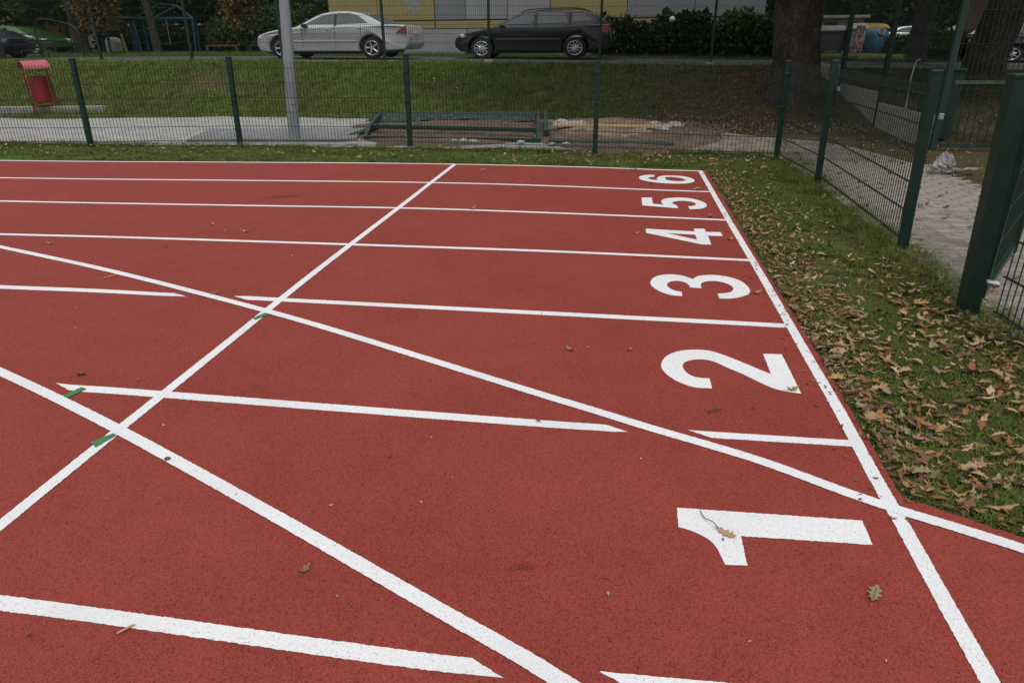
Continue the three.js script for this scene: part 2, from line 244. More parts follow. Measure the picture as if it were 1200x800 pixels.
for (const [d, o, h] of numerals) tag(part('lane_numeral', flat(ragged(smooth(readOutline(o)), 0.008, 0.0015), 0.0016, h ? [smooth(readOutline(h))] : []), paintMat, track), 'white painted lane numeral ' + d);
for (const s of ['-2.421,-2.431c -2.388,-2.416c -2.360,-2.506c -2.398,-2.520c', '-2.020,-2.087c -1.975,-2.060c -1.953,-2.156c -1.979,-2.166c', '-2.024,-3.426c -1.995,-3.405c -1.951,-3.494c -1.991,-3.513c'])
  tag(part('paint_mark', flat(ragged(smooth(readOutline(s)), 0.01, 0.003), 0.0044), greenPaint, track), 'short green paint mark beside a crossing of white lines');
tag(part('paint_mark', flat(ragged(smooth(readOutline('-3.390,-3.987c -3.372,-3.971c -3.334,-4.049c -3.358,-4.074c')), 0.01, 0.003), 0.0044), orangePaint, track), 'thin orange paint dash');

{ // old stains: grime and spilt drink that has soaked between the granules
  const n1 = tileNoise(128, 3), n2 = tileNoise(128, 18), blot = tex(128, (x, y, n) => { const r = Math.hypot(x / n - 0.5, y / n - 0.5) * 2; return [clamp((0.85 - r * (0.7 + 0.6 * n2(x, y))) * 1.6) * (n1(x, y) > 0.42 ? 0.5 : 0.06)]; }, 1, false);
  const stainMat = matte({ color: lin(0.1, 0.03, 0.022), alphaMap: blot, transparent: true });
  for (const [x, z, w, h, a] of [[-0.22, -1.63, 0.12, 0.05, 0.3], [-3.3, -6.6, 0.5, 0.2, 0.4], [0.15, -4.95, 0.22, 0.1, 2]]) { const g = new THREE.PlaneGeometry(w, h); g.rotateX(-Math.PI / 2); g.rotateY(a); g.translate(x, 0.0009, z); part('stain', g, stainMat, track); }
}
// ---------------------------------------------------------------- paths, kerb, road
{
  // pale path behind the low fence, with a ragged far edge where the bank has crept over it
  const o = [[-30, -9.75]]; for (let x = -16; x <= 3.0; x += 0.25) o.push([x, -9.86 - 0.18 * vnoise(x * 1.7, 1)]);
  o.push([2.12, -9.4], [2.12, 0.6], [3.75, 0.6], [3.7, -3.0]);
  for (let z = -3.5; z >= -9; z -= 0.3) o.push([3.66 + 0.22 * vnoise(2, z * 1.3) - 0.12, z]);
  o.push([3.5, -9.6], [3.25, -10.5], [2.9, -11.1], [2.4, -11.4], [1.8, -11.9]);
  for (let x = 1.5; x >= -0.8; x -= 0.25) o.push([x, -12.1 - 0.3 * vnoise(x * 1.9, 8)]);
  o.push([-1.0, -13.6]);
  for (let x = -1.3; x >= -16; x -= 0.22) o.push([x, bankFoot(x) + 0.12 + 0.3 * (fbm(x * 1.6, 12) - 0.5)]);
  o.push([-30, -13.2]);
  const i0 = o.findIndex((p) => p[1] === -9.4), clean = o.filter((p, i) => !(i < i0 && p[0] > 1.9));
  structure('path', new THREE.Mesh(flat(clean, 0.0), pathMat));
  const dusty = [[0.2, -9.98], [1.2, -9.86], [2.05, -9.7], [2.2, -9.26], [3.5, -9.26], [3.45, -9.7], [3.2, -10.5], [2.85, -11.0], [2.35, -11.3], [1.75, -11.75], [1.3, -12.05], [0.6, -12.1], [0.1, -11.4], [0.0, -10.6]];
  structure('path', new THREE.Mesh(flat(ragged(dusty, 0.08, 0.03), 0.003), matte({ map: speck(0.185, 0.16, 0.132, 0.8, 0.8, [2, 9, 50]) })));   // brown dust and grit where the paving ends
}
{
  // small paving blocks on the way beside the right-hand fence, row by row
  const pav = new THREE.Group(); pav.name = numbered('block_pavement'); pav.userData.kind = 'structure'; scene.add(pav);
  const geos = [0, 1, 2].map((k) => { const g = bx(0.198, 0.05, 0.098); const p = g.attributes.position; for (let i = 0; i < p.count; i++) if (p.getY(i) > 0) { p.setX(i, p.getX(i) * 0.985); p.setZ(i, p.getZ(i) * 0.97); } g.translate(0, 0.001 * k, 0); g.computeVertexNormals(); return g; });
  const far = [];
  for (let row = -36; row < 62; row++) for (let i = 0; i < 8; i++) {
    const z = -3.1 - row * 0.1, x = 2.26 + i * 0.2 + Math.abs(row % 2) * 0.1; if (x > 3.66 + 0.25 * (vnoise(5, z) - 0.5)) continue;
    const y = -0.021 + R(-0.001, 0.001), rx = R(-0.008, 0.008), rz = R(-0.006, 0.006);
    if (z > -6.7 && z < -3.0) { const m = part('paving_block', pick(geos), pick(blockMats), pav); m.position.set(x + R(-0.002, 0.002), y, z); m.rotation.set(rx, R(-0.01, 0.01), rz); }
    else { const g = pick(geos).clone(); g.rotateX(rx); g.translate(x, y, z); far.push(g); }
  }
  part('paving_blocks_beyond', far, blockMats[1], pav, 'stuff');
}
{
  const p = thing('road_plate', 'flat dark grey plate lying on the pale path by the lamp post', 'plate');
  const sh = new THREE.Shape([[-6.62, -10.22], [-6.98, -11.55], [-5.62, -11.68], [-4.32, -11.78], [-4.02, -10.6], [-4.25, -10.44]].map((q) => new THREE.Vector2(q[0], -q[1])));
  const g = new THREE.ExtrudeGeometry(sh, { depth: 0.035, bevelEnabled: true, bevelSize: 0.006, bevelThickness: 0.006, bevelSegments: 1 }); g.rotateX(-Math.PI / 2); g.translate(0, 0.004, 0);
  part('sheet', g, plateMat, p); for (const x of [-6.4, -4.5]) part('lifting_hole_plug', new THREE.CylinderGeometry(0.03, 0.03, 0.006, 12).translate(x, 0.048, -11.0), galv, p);
}
{
  const pts = []; for (let x = -13.9; x < -10.4; x += 0.1) pts.push(x);
  const w = thing('garden_wall', 'low weathered concrete edging wall behind the red bin', 'wall', [-12.5, 0, -13.78], 0.14);
  for (let i = -2; i < 2; i++) part('wall_stone', rbx(0.985, 0.2, 0.16, 0.012, 0.2 + i * 1.0, 0.08, 0), concreteMat, w);
}
const roadKerb = new THREE.Group(); roadKerb.name = numbered('road_kerb'); roadKerb.userData.kind = 'structure'; scene.add(roadKerb);
const kerbGeo = rbx(0.985, 0.22, 0.14, 0.015);
for (let x = -19.5; x < 15; x += 1) { if (Math.abs(x - 3.5) < 0.6) continue; const m = part('kerb_stone', kerbGeo, paleConcrete, roadKerb); m.position.set(x, upperLevel(x) - 0.075 + R(-0.008, 0.008), -18.0); m.rotation.z = -0.008; }
{
  const P = [], U = [], I = []; let n = 0;
  for (let x = -60; x <= 60; x += 2, n++) for (const z of [-18.75, -22.3]) { P.push(x, upperLevel(x) + 0.004, z); U.push(x, -z); }
  for (let i = 0; i < n - 1; i++) { const a = i * 2; I.push(a, a + 2, a + 1, a + 1, a + 2, a + 3); }
  const g = new THREE.BufferGeometry(); g.setAttribute('position', new THREE.Float32BufferAttribute(P, 3)); g.setAttribute('uv', new THREE.Float32BufferAttribute(U, 2)); for (let i = 0; i < I.length; i += 3) { const t = I[i]; I[i] = I[i + 1]; I[i + 1] = t; } g.setIndex(I); g.computeVertexNormals();
  if (g.attributes.normal.getY(0) < 0) { const k = g.index.array; for (let i = 0; i < k.length; i += 3) { const t = k[i]; k[i] = k[i + 1]; k[i + 1] = t; } g.computeVertexNormals(); }
  structure('road', new THREE.Mesh(g, asphaltMat));
}
// ---------------------------------------------------------------- fences
function meshPanel(a, b, h, gap, bottom, pitch = 0.05, wire = 0.0055, rows = 0.2, top = h) {   // double-rod mat: upright wires, paired level wires
  const A = V3(...a), B = V3(...b), L = Math.hypot(B.x - A.x, B.z - A.z), n = Math.floor((L - 0.06) / pitch), out = [], dx = (B.x - A.x) / L, dz = (B.z - A.z) / L;
  const at = (s, y) => [A.x + dx * s, lerp(A.y, B.y, s / L) + y, A.z + dz * s];
  for (let i = 0; i <= n; i++) { const s = 0.03 + i * pitch; out.push(sq(at(s, bottom), at(s, top), wire)); }
  for (let y = bottom + 0.02; y <= top + 0.001; y += rows) for (const k of [-1, 1]) { const o = k * (wire + 0.001), p = at(0.01, y), q = at(L - 0.01, y); p[0] -= dz * o; p[2] += dx * o; q[0] -= dz * o; q[2] += dx * o; out.push(sq(p, q, 0.006)); }
  return merge(out);
}
function postGeo(w, d, h, cap = true) { const l = [bx(w, h, d, 0, h / 2 - 0.15, 0)]; if (cap) l.push(rbx(w + 0.008, 0.022, d + 0.008, 0.005, 0, h - 0.15, 0)); return merge(l); }
{
  const f = thing('low_fence', 'low dark green wire mesh fence between the grass strip and the path', 'fence');
  const posts = [[-13, -8.9], [-10.3, -9.4], [-7.8, -9.62], [-5.62, -10.0], [-3.0, -10.06], [-0.31, -9.76], [1.99, -9.36]], tops = [1.2, 1.2, 1.2, 1.2, 1.22, 1.13, 1.14];
  posts.forEach(([x, z], i) => {
    const lean = [0, 0, 0.028, 0.028, 0.017, 0, -0.012][i];
    const p = part('fence_post', postGeo(0.065, 0.05, tops[i] + 0.17), greenSteel, f); p.position.set(x, 0, z); p.rotation.set(0, 0, -lean); for (const y of [0.24, 0.64, 1.02]) { part('clip', rbx(0.075, 0.028, 0.012, 0.003, x + y * lean, y, z + 0.032), greenSteel, f); }
    if (i) part('mesh_panel', meshPanel([posts[i - 1][0], 0, posts[i - 1][1] - 0.04], [x, 0, z - 0.04], 1.15, 0, 0.05, 0.05, 0.005, 0.2, tops[i] - 0.07), wireMat, f, 'stuff');
  });
}
{
  const f = thing('path_fence', 'low dark green wire mesh fence along the lawn, between lawn and block path', 'fence');
  const posts = [[1.99, -9.36, 0], [2.12, -7.83, 1.19], [2.09, -5.26, 1.21]];
  posts.forEach(([x, z, h], i) => {
    if (h) { const p = part('fence_post', postGeo(0.06, 0.055, h + 0.17), greenSteel, f); p.position.set(x, 0, z); p.rotation.z = i === 2 ? 0.03 : 0.02; for (const y of [0.35, 0.95]) part('clamp', rbx(0.03, 0.04, 0.02, 0.004, x + 0.045, y, z + 0.03), galv, f); }
    if (i) part('mesh_panel', meshPanel([posts[i - 1][0] + 0.03, 0, posts[i - 1][1] + 0.02], [x + 0.03, 0, z], 1.15, 0, 0.05, 0.05, 0.005, 0.2, 1.14), wireMat, f, 'stuff');
  });
}
{
  const g = thing('gate_post', 'thick dark green square gate post standing at the lawn edge', 'gate post', [2.01, 0, -4.01]);
  const p = part('post', postGeo(0.088, 0.088, 1.42), greenSteel, g); p.rotation.set(0.012, 0, 0.045);
  for (const [y, dx] of [[0.2, 0.0], [1.06, -0.045]]) { part('hinge_bolt', rod([0.05 + dx, y, 0.02], [0.1 + dx, y, 0.065], 0.017), zinc, g); part('bolt_nut', new THREE.CylinderGeometry(0.026, 0.026, 0.018, 6).rotateX(Math.PI / 2).rotateY(0.8).translate(0.085 + dx, y, 0.05), zinc, g); }
}
{
  // the leaf stands open across the path
  const g = thing('gate_leaf', 'open dark green mesh gate leaf swung out over the block path', 'gate', [2.1, 0, -4.1], Math.atan2(1.12, 0.7));
  const L = 1.32, h = 1.12, y0 = 0.07;
  part('hinge_stile', bx(0.05, h, 0.05, 0.03, y0 + h / 2, 0), greenSteel, g); part('closing_stile', bx(0.07, h + 0.06, 0.06, L, y0 + h / 2, 0), greenSteel, g);
  for (const y of [y0 + 0.025, y0 + h - 0.025]) part('rail', bx(L - 0.1, 0.05, 0.045, L / 2, y, 0), greenSteel, g);
  part('mesh_infill', meshPanel([0.05, y0, 0], [L - 0.04, y0, 0], h, 0, 0.05, 0.05, 0.0055, 0.2, h - 0.04), wireMat, g, 'stuff');
  part('lock_case', rbx(0.05, 0.16, 0.075, 0.006, L - 0.065, 0.75, 0), galv, g);
}
{
  const f = thing('near_fence', 'green wire mesh fence running on from the thick gate post', 'fence');
  const p = part('fence_post', postGeo(0.07, 0.06, 1.4), greenSteel, f); p.position.set(2.3, 0, -1.5);
  part('mesh_panel', meshPanel([2.1, 0, -3.92], [2.3, 0, -1.52], 1.15, 0, 0.04, 0.05, 0.005, 0.2, 1.16), wireMat, f, 'stuff');
}
{
  const f = thing('tall_fence', 'tall thin dark green mesh fence on top of the bank in front of the cars', 'fence');
  const xs = [-19.2, -16.6, -13.4, -10.85, -8.4, -5.76, -3.17, -0.54, 2.0, 4.28];
  xs.forEach((x, i) => {
    const y = landHeight(x, -17.65);
    part('fence_post', sq([x, y - 0.4, -17.65], [x + 0.02, y + 3, -17.65], 0.06, 0.05), greenSteel, f);
    if (i === 8 || i === 6) part('footing', rbx(0.2, 0.16, 0.16, 0.03, x, y + 0.02, -17.62), paleConcrete, f);
    if (i) part('mesh_panel', meshPanel([xs[i - 1], landHeight(xs[i - 1], -17.65), -17.69], [x, y, -17.69], 3, 0, 0.04, 0.05, 0.005, 0.2, 2.95), wireMat, f, 'stuff');
  });
}
{
  const f = thing('side_fence', 'tall dark green mesh fence on concrete boards beside the leafy path', 'fence');
  const zs = [-10.44, -12.82, -15.2, -17.62], ys = [0, 0.0, 0.24, 0.78];
  zs.forEach((z, i) => {
    part('fence_post', sq([4.24, -0.4, z], [4.24, ys[i] + 3.1, z], 0.075, 0.075), i ? greenSteel : oldGreen, f);
    if (!i) return;
    const yb = ys[i - 1] + (i === 1 ? 0.4 : i === 2 ? 0.56 : 0.55) - (i > 1 ? ys[i - 1] : 0);
    const top = [0, 0.41, 0.56, 0.86][i];
    part('mesh_panel', meshPanel([4.24, top, zs[i - 1]], [4.24, top, z], 2.6, 0, 0.02, 0.05, 0.0045, 0.2, 2.6), wireMat, f, 'stuff');
    // stacked retaining boards
    const n = 2, bottom = [0, -0.05, -0.02, 0.2][i], hh = (top - bottom) / n;
    for (let k = 0; k < n; k++) part('concrete_board', rbx(0.05, hh - 0.006, 2.3, 0.006, 4.24, bottom + hh * (k + 0.5), (z + zs[i - 1]) / 2), concreteMat, f);
  });
  part('end_post', rbx(0.09, 0.5, 0.09, 0.01, 4.2, 0.2, -10.62), concreteMat, f);
}
{
  const g = thing('bar_gate', 'low green gate of upright bars at the foot of the leafy bank', 'gate', [4.3, 0, -10.42], -0.03);
  part('top_rail', bx(3.2, 0.04, 0.045, 1.62, 0.86, 0), mat({ map: speck(0.06, 0.085, 0.07, 0.6, 1.2, [2, 9, 50]), roughness: 0.6 }), g); part('bottom_rail', bx(3.2, 0.04, 0.04, 1.62, 0.06, 0), oldGreen, g);
  for (let i = 0; i < 34; i++) part('bar', rod([0.1 + i * 0.093, 0.07, 0], [0.1 + i * 0.093, 0.85, 0], 0.0075, 0.0075, 6), oldGreen, g);
  part('end_stile', bx(0.05, 0.9, 0.05, 3.22, 0.45, 0), oldGreen, g);
}
{
  const f = thing('corner_fence', 'tall green mesh fence above the bar gate', 'fence');
  const xs = [4.24, 6.7, 9.2, 11.7];
  xs.forEach((x, i) => { if (!i) return; part('fence_post', sq([x, -0.3, -10.62], [x, 3.1, -10.62], 0.07), greenSteel, f); part('mesh_panel', meshPanel([xs[i - 1], 0, -10.62], [x, 0, -10.62], 3, 0, 0.9, 0.062, 0.0065, 0.4, 3), wireMat, f, 'stuff'); });
}
{
  const c = thing('cabinet', 'dark green sheet metal cabinet behind the side fence', 'cabinet', [4.55, 0, -11.35]);
  part('body', rbx(0.42, 0.92, 0.3, 0.012, 0, 0.5, 0), oldGreen, c); part('lid', rbx(0.46, 0.03, 0.34, 0.008, 0, 0.975, 0), greenSteel, c); part('door_seam', bx(0.004, 0.8, 0.004, 0, 0.5, 0.151), wireMat, c);
  const s = thing('bare_sapling', 'pale bare forked stake standing at the end of the concrete boards', 'stake', [3.98, 0, -10.95]);
  const paleWood = mat({ color: lin(0.2, 0.19, 0.165), roughness: 0.8 });
  part('stem', tube([[0.02, 0.0, 0], [-0.03, 0.28, 0], [0.0, 0.5, 0], [-0.02, 0.75, 0.01], [0.0, 1.05, 0]], 0.01), paleWood, s); part('fork', tube([[0.0, 0.5, 0], [0.07, 0.36, 0.01], [0.08, 0.05, 0.02]], 0.011), paleWood, s); part('top_bend', tube([[0, 1.04, 0], [0.02, 1.11, 0], [0.06, 1.12, 0]], 0.008), paleWood, s);
}

// ---------------------------------------------------------------- lamp post, bin, stored steel frame, rubble
{
  const l = thing('street_lamp', 'grey galvanised steel lamp post standing behind the low fence', 'lamp post', [-4.98, 0, -10.5]);
  const g = new THREE.LatheGeometry([[0.09, -0.1], [0.09, 0.42], [0.086, 0.44], [0.082, 1.0], [0.071, 2.4], [0.06, 5.8], [0.058, 6]].map((p) => new THREE.Vector2(...p)), 24);
  const p = part('pole', g, galv, l); part('door_panel', bx(0.07, 0.3, 0.006, 0.03, 0.7, 0.082, 0.1), galv, l); part('weld_band', new THREE.TorusGeometry(0.088, 0.004, 6, 24).rotateX(Math.PI / 2).translate(0, 0.43, 0), galv, l);
  part('arm', tube([[0, 5.95, 0], [0.1, 6.3, 0.1], [0.5, 6.45, 0.5]], 0.03), galv, l); part('lamp_head', rbx(0.24, 0.1, 0.6, 0.04, 0.65, 6.45, 0.65, 0.78), galv, l);
  l.rotation.z = -0.06;
}
{
  const b = thing('litter_bin', 'red metal litter bin with a curved pale red hood at the foot of the bank', 'bin', [-12.0, 0, -13.78], 0.95);
  // u runs between the two posts, v across
  for (const u of [-0.29, 0.29]) part('post', merge([rod([u, -0.1, 0], [u, 0.86, 0], 0.022), tube([[u, 0.85, 0], [u, 1.0, 0.02], [u * 0.97, 1.07, 0.12]], 0.02, 10)]), redPaint, b);
  part('cross_bar', rod([-0.29, 0.2, 0], [0.29, 0.2, 0], 0.014), redPaint, b);
  const pts = [[0.0, 0.0], [0.2, 0.0], [0.215, 0.02], [0.235, 0.5], [0.245, 0.52], [0.23, 0.52], [0.2, 0.04], [0, 0.04]].map((p) => new THREE.Vector2(...p));
  part('basket', new THREE.LatheGeometry(pts, 28).translate(0, 0.28, 0), redPaint, b);
  const sh = new THREE.Shape(); sh.absarc(0, 0, 0.36, 0.25, Math.PI - 0.1, false); sh.absarc(0, 0, 0.35, Math.PI - 0.1, 0.25, true);
  const hood = new THREE.ExtrudeGeometry(sh, { depth: 0.62, bevelEnabled: false, curveSegments: 20 }); hood.rotateY(Math.PI / 2); hood.scale(1, 0.5, 1); hood.translate(-0.31, 0.94, 0.02); part('hood', hood, paleRed, b);
  b.scale.set(0.76, 0.97, 0.76); b.rotation.z = 0.04;
}
{
  const f = thing('steel_frame', 'dark green tubular steel frame hung with torn green netting, lying on the path', 'frame');
  const fl = [-3.82, -10.72], fr = [-1.22, -10.62], bl = [-4.6, -13.6], br = [-1.56, -13.9];
  const tubeS = (a, b, r) => part('frame_tube', sq(a, b, r), oldGreen, f);
  tubeS([fl[0] - 0.1, 0.03, fl[1]], [fr[0] + 0.05, 0.03, fr[1]], 0.06); tubeS([fl[0] - 0.15, 0.15, fl[1] - 0.45], [fr[0], 0.14, fr[1] - 0.35], 0.06);
  tubeS([fl[0] - 0.15, 0.15, fl[1] - 0.45], [bl[0], 0.1, bl[1]], 0.06); tubeS([fr[0], 0.14, fr[1] - 0.35], [br[0], 0.12, br[1]], 0.07); tubeS([fr[0] + 0.12, 0.1, fr[1] - 0.42], [br[0] + 0.14, 0.1, br[1]], 0.07);
  tubeS([bl[0], 0.08, bl[1]], [br[0], 0.09, br[1]], 0.05); tubeS([fl[0] - 0.12, 0.0, fl[1] - 0.05], [fl[0] - 0.15, 0.17, fl[1] - 0.45], 0.06); tubeS([fr[0] + 0.05, 0.0, fr[1] - 0.05], [fr[0], 0.16, fr[1] - 0.35], 0.06);
  tubeS([fl[0] - 0.42, 0.03, fl[1] - 0.2], [fl[0] - 0.05, 0.12, fl[1] - 0.75], 0.05);
  // crumpled netting along the back tube
  const g = new THREE.PlaneGeometry(2.95, 0.5, 110, 14), p = g.attributes.position;
  for (let i = 0; i < p.count; i++) { const x = p.getX(i), y = p.getY(i), t = (0.25 - y) / 0.5, hang = 0.55 + 0.75 * fbm(x * 1.3, 2) - 0.25 * clamp(-x - 0.6); p.setXYZ(i, lerp(bl[0], br[0], x / 2.95 + 0.5), 0.13 - t * 0.07 * hang + 0.08 * (fbm(x * 3.1, y * 5) - 0.5), lerp(bl[1], br[1], x / 2.95 + 0.5) + 0.03 + 1.15 * t * hang * (0.6 + 0.6 * vnoise(x * 1.7, 9)) + 0.05 * fbm(x * 7, y * 9)); }
  g.computeVertexNormals(); part('netting', g, mat({ map: speck(0.006, 0.035, 0.028, 0.9, 2, [2, 5, 30]), side: THREE.DoubleSide, roughness: 0.8 }), f);
  const pipe = thing('green_pipe', 'dark green steel pipe lying along the foot of the low fence', 'pipe'); part('tube', rod([-1.02, 0.04, -10.5], [0.74, 0.04, -10.3], 0.038), oldGreen, pipe); part('end_cap', new THREE.SphereGeometry(0.042, 10, 8).translate(0.74, 0.04, -10.3), oldGreen, pipe);
  const plank = thing('plank', 'pale timber plank lying on the dug sand', 'plank', [-0.2, 0.125, -11.7], -0.05); part('board', rbx(1.75, 0.035, 0.12, 0.006), woodMat, plank); part('batten', rbx(0.08, 0.03, 0.2, 0.005, 0.6, -0.03, 0), woodMat, plank);
}
{
  // dug-up sandy patch and heaps
  const heap = (name, label, cx, cz, rx, rz, h, m, f = 1.6, rows = 20) => {
    const g = new THREE.PlaneGeometry(2, 2, 48, 32); g.rotateX(-Math.PI / 2); const p = g.attributes.position;
    for (let i = 0; i < p.count; i++) { const x = p.getX(i), z = p.getZ(i), r = Math.hypot(x, z) * (0.85 + 0.3 * vnoise(x * 3 + cx, z * 3)), k = clamp(1 - r * r); p.setXYZ(i, cx + x * rx, -0.03 + 0.045 * clamp(k * 6) + h * k * (0.5 + fbm((cx + x * rx) * f * 2, z * rz * f * 2)), cz + z * rz); }
    const uv = g.attributes.uv; for (let i = 0; i < p.count; i++) uv.setXY(i, p.getX(i), -p.getZ(i)); g.computeVertexNormals();
    const mm = structure(name, new THREE.Mesh(g, m)); mm.userData.label = label;
  };
  heap('sand_patch', 'brown sandy dug-up ground beyond the low fence', -0.2, -12.2, 1.15, 1.6, 0.12, sandMat);
  heap('soil_patch', 'brown soil with litter round the sandy patch', 0.05, -11.7, 1.75, 2.1, 0.05, matte({ map: speck(0.12, 0.085, 0.06, 0.9, 0.8), roughness: 1 }));
  heap('soil_patch', 'dark soil under the steel frame', -2.7, -11.9, 2.0, 2.0, 0.06, mat({ map: speck(0.10, 0.066, 0.045, 0.8, 0.8), roughness: 1 }));
}
const stoneGeos = [0, 1, 2, 3].map((k) => { const g = new THREE.IcosahedronGeometry(1, 1), p = g.attributes.position; for (let i = 0; i < p.count; i++) { const v = V3(p.getX(i), p.getY(i), p.getZ(i)), s = 0.7 + 0.6 * fbm(v.x * 1.5 + k * 7, v.z * 1.5 + v.y * 1.1); p.setXYZ(i, v.x * s * 1.2, v.y * s * 0.45, v.z * s); } return toCreasedNormals(g, 0.5); });
function stones(name, label, cat, list, group) {
  list.forEach(([x, z, s], i) => { const t = thing(name, typeof label === 'string' ? label : label[i], cat, [x, 0.02, z], R(0, 6), group); const m = part('stone_body', pick(stoneGeos), stoneMat, t); m.scale.setScalar(s); m.position.y = s * 0.25; const n = part('chip', pick(stoneGeos), stoneMat, t); n.scale.setScalar(s * 0.3); n.position.set(s * 1.3, 0.01, s * 0.4); });
}
stones('rubble_stone', 'pale broken stone in the heap at the end of the sandy ground', 'stone', [[0.6, -12.6, 0.12], [0.78, -12.35, 0.1], [0.66, -12.15, 0.11], [0.95, -12.75, 0.1], [0.85, -12.55, 0.08], [0.72, -11.95, 0.09], [1.0, -12.5, 0.09], [0.55, -12.4, 0.08]], 'pale stones heaped past the sand');
stones('rubble_stone', 'pale broken slab piece between the steel frame and the sand', 'stone', [[-1.0, -12.5, 0.17], [-0.78, -12.3, 0.16], [-0.5, -12.25, 0.15], [-0.9, -12.0, 0.12], [-0.66, -12.6, 0.12]], 'pale slab pieces by the sand');
stones('rubble_stone', 'small whitish lump lying in the grass at the low fence foot', 'stone', [[-2.3, -10.5, 0.07], [-2.15, -10.45, 0.06], [-2.45, -10.5, 0.05], [-1.42, -10.42, 0.06], [-0.95, -10.3, 0.05], [-0.75, -10.32, 0.05]], 'whitish lumps along the low fence');
{
  const b = thing('plastic_bag', 'crumpled pale grey bag lying on the path by the bar gate', 'bag', [3.62, 0, -8.5], 0.4);
  const g = new THREE.SphereGeometry(1, 28, 20), p = g.attributes.position;
  for (let i = 0; i < p.count; i++) { const x = p.getX(i), y = p.getY(i), z = p.getZ(i), s = 0.72 + 0.55 * Math.abs(fbm(x * 2.6 + 3, y * 2.6 + z * 2) - 0.5) * 2; p.setXYZ(i, x * s * 0.13 * (1.1 - 0.7 * y), Math.max(0, (y * s + 0.8) * 0.145), z * s * 0.1); }
  g.computeVertexNormals(); const m = mat({ map: speck(0.22, 0.21, 0.195, 0.5, 3), roughness: 0.6 }); part('bag_body', toCreasedNormals(g, 0.4), m, b);
  const t = new THREE.PlaneGeometry(0.32, 0.1, 14, 5), q = t.attributes.position; t.rotateX(-Math.PI / 2); for (let i = 0; i < q.count; i++) q.setY(i, 0.03 + 0.05 * fbm(q.getX(i) * 14, q.getZ(i) * 14)); t.translate(0.25, 0, 0.05); t.computeVertexNormals(); part('trailing_end', t, mat({ map: m.map, side: THREE.DoubleSide, roughness: 0.6 }), b);
}
// ---------------------------------------------------------------- cars: local x runs from nose to tail, y up, z across
const glassMat = new THREE.MeshPhysicalMaterial({ color: lin(0.07, 0.085, 0.085), roughness: 0.06, clearcoat: 0.6 });
const rubber = mat({ color: lin(0.018, 0.018, 0.018), roughness: 0.85 }), blackTrim = mat({ color: lin(0.015, 0.015, 0.017), roughness: 0.5 }), alloy = mat({ color: lin(0.55, 0.56, 0.58), roughness: 0.3, metalness: 0.75 });
const tailRed = new THREE.MeshPhysicalMaterial({ color: lin(0.28, 0.008, 0.015), roughness: 0.15, clearcoat: 1 }), lampGlass = new THREE.MeshPhysicalMaterial({ color: lin(0.6, 0.62, 0.63), roughness: 0.12, clearcoat: 1 });
const paintOf = (r, g, b, metal = 0.3) => new THREE.MeshPhysicalMaterial({ color: lin(r, g, b), roughness: 0.38, metalness: metal, clearcoat: 0.8, clearcoatRoughness: 0.08 });
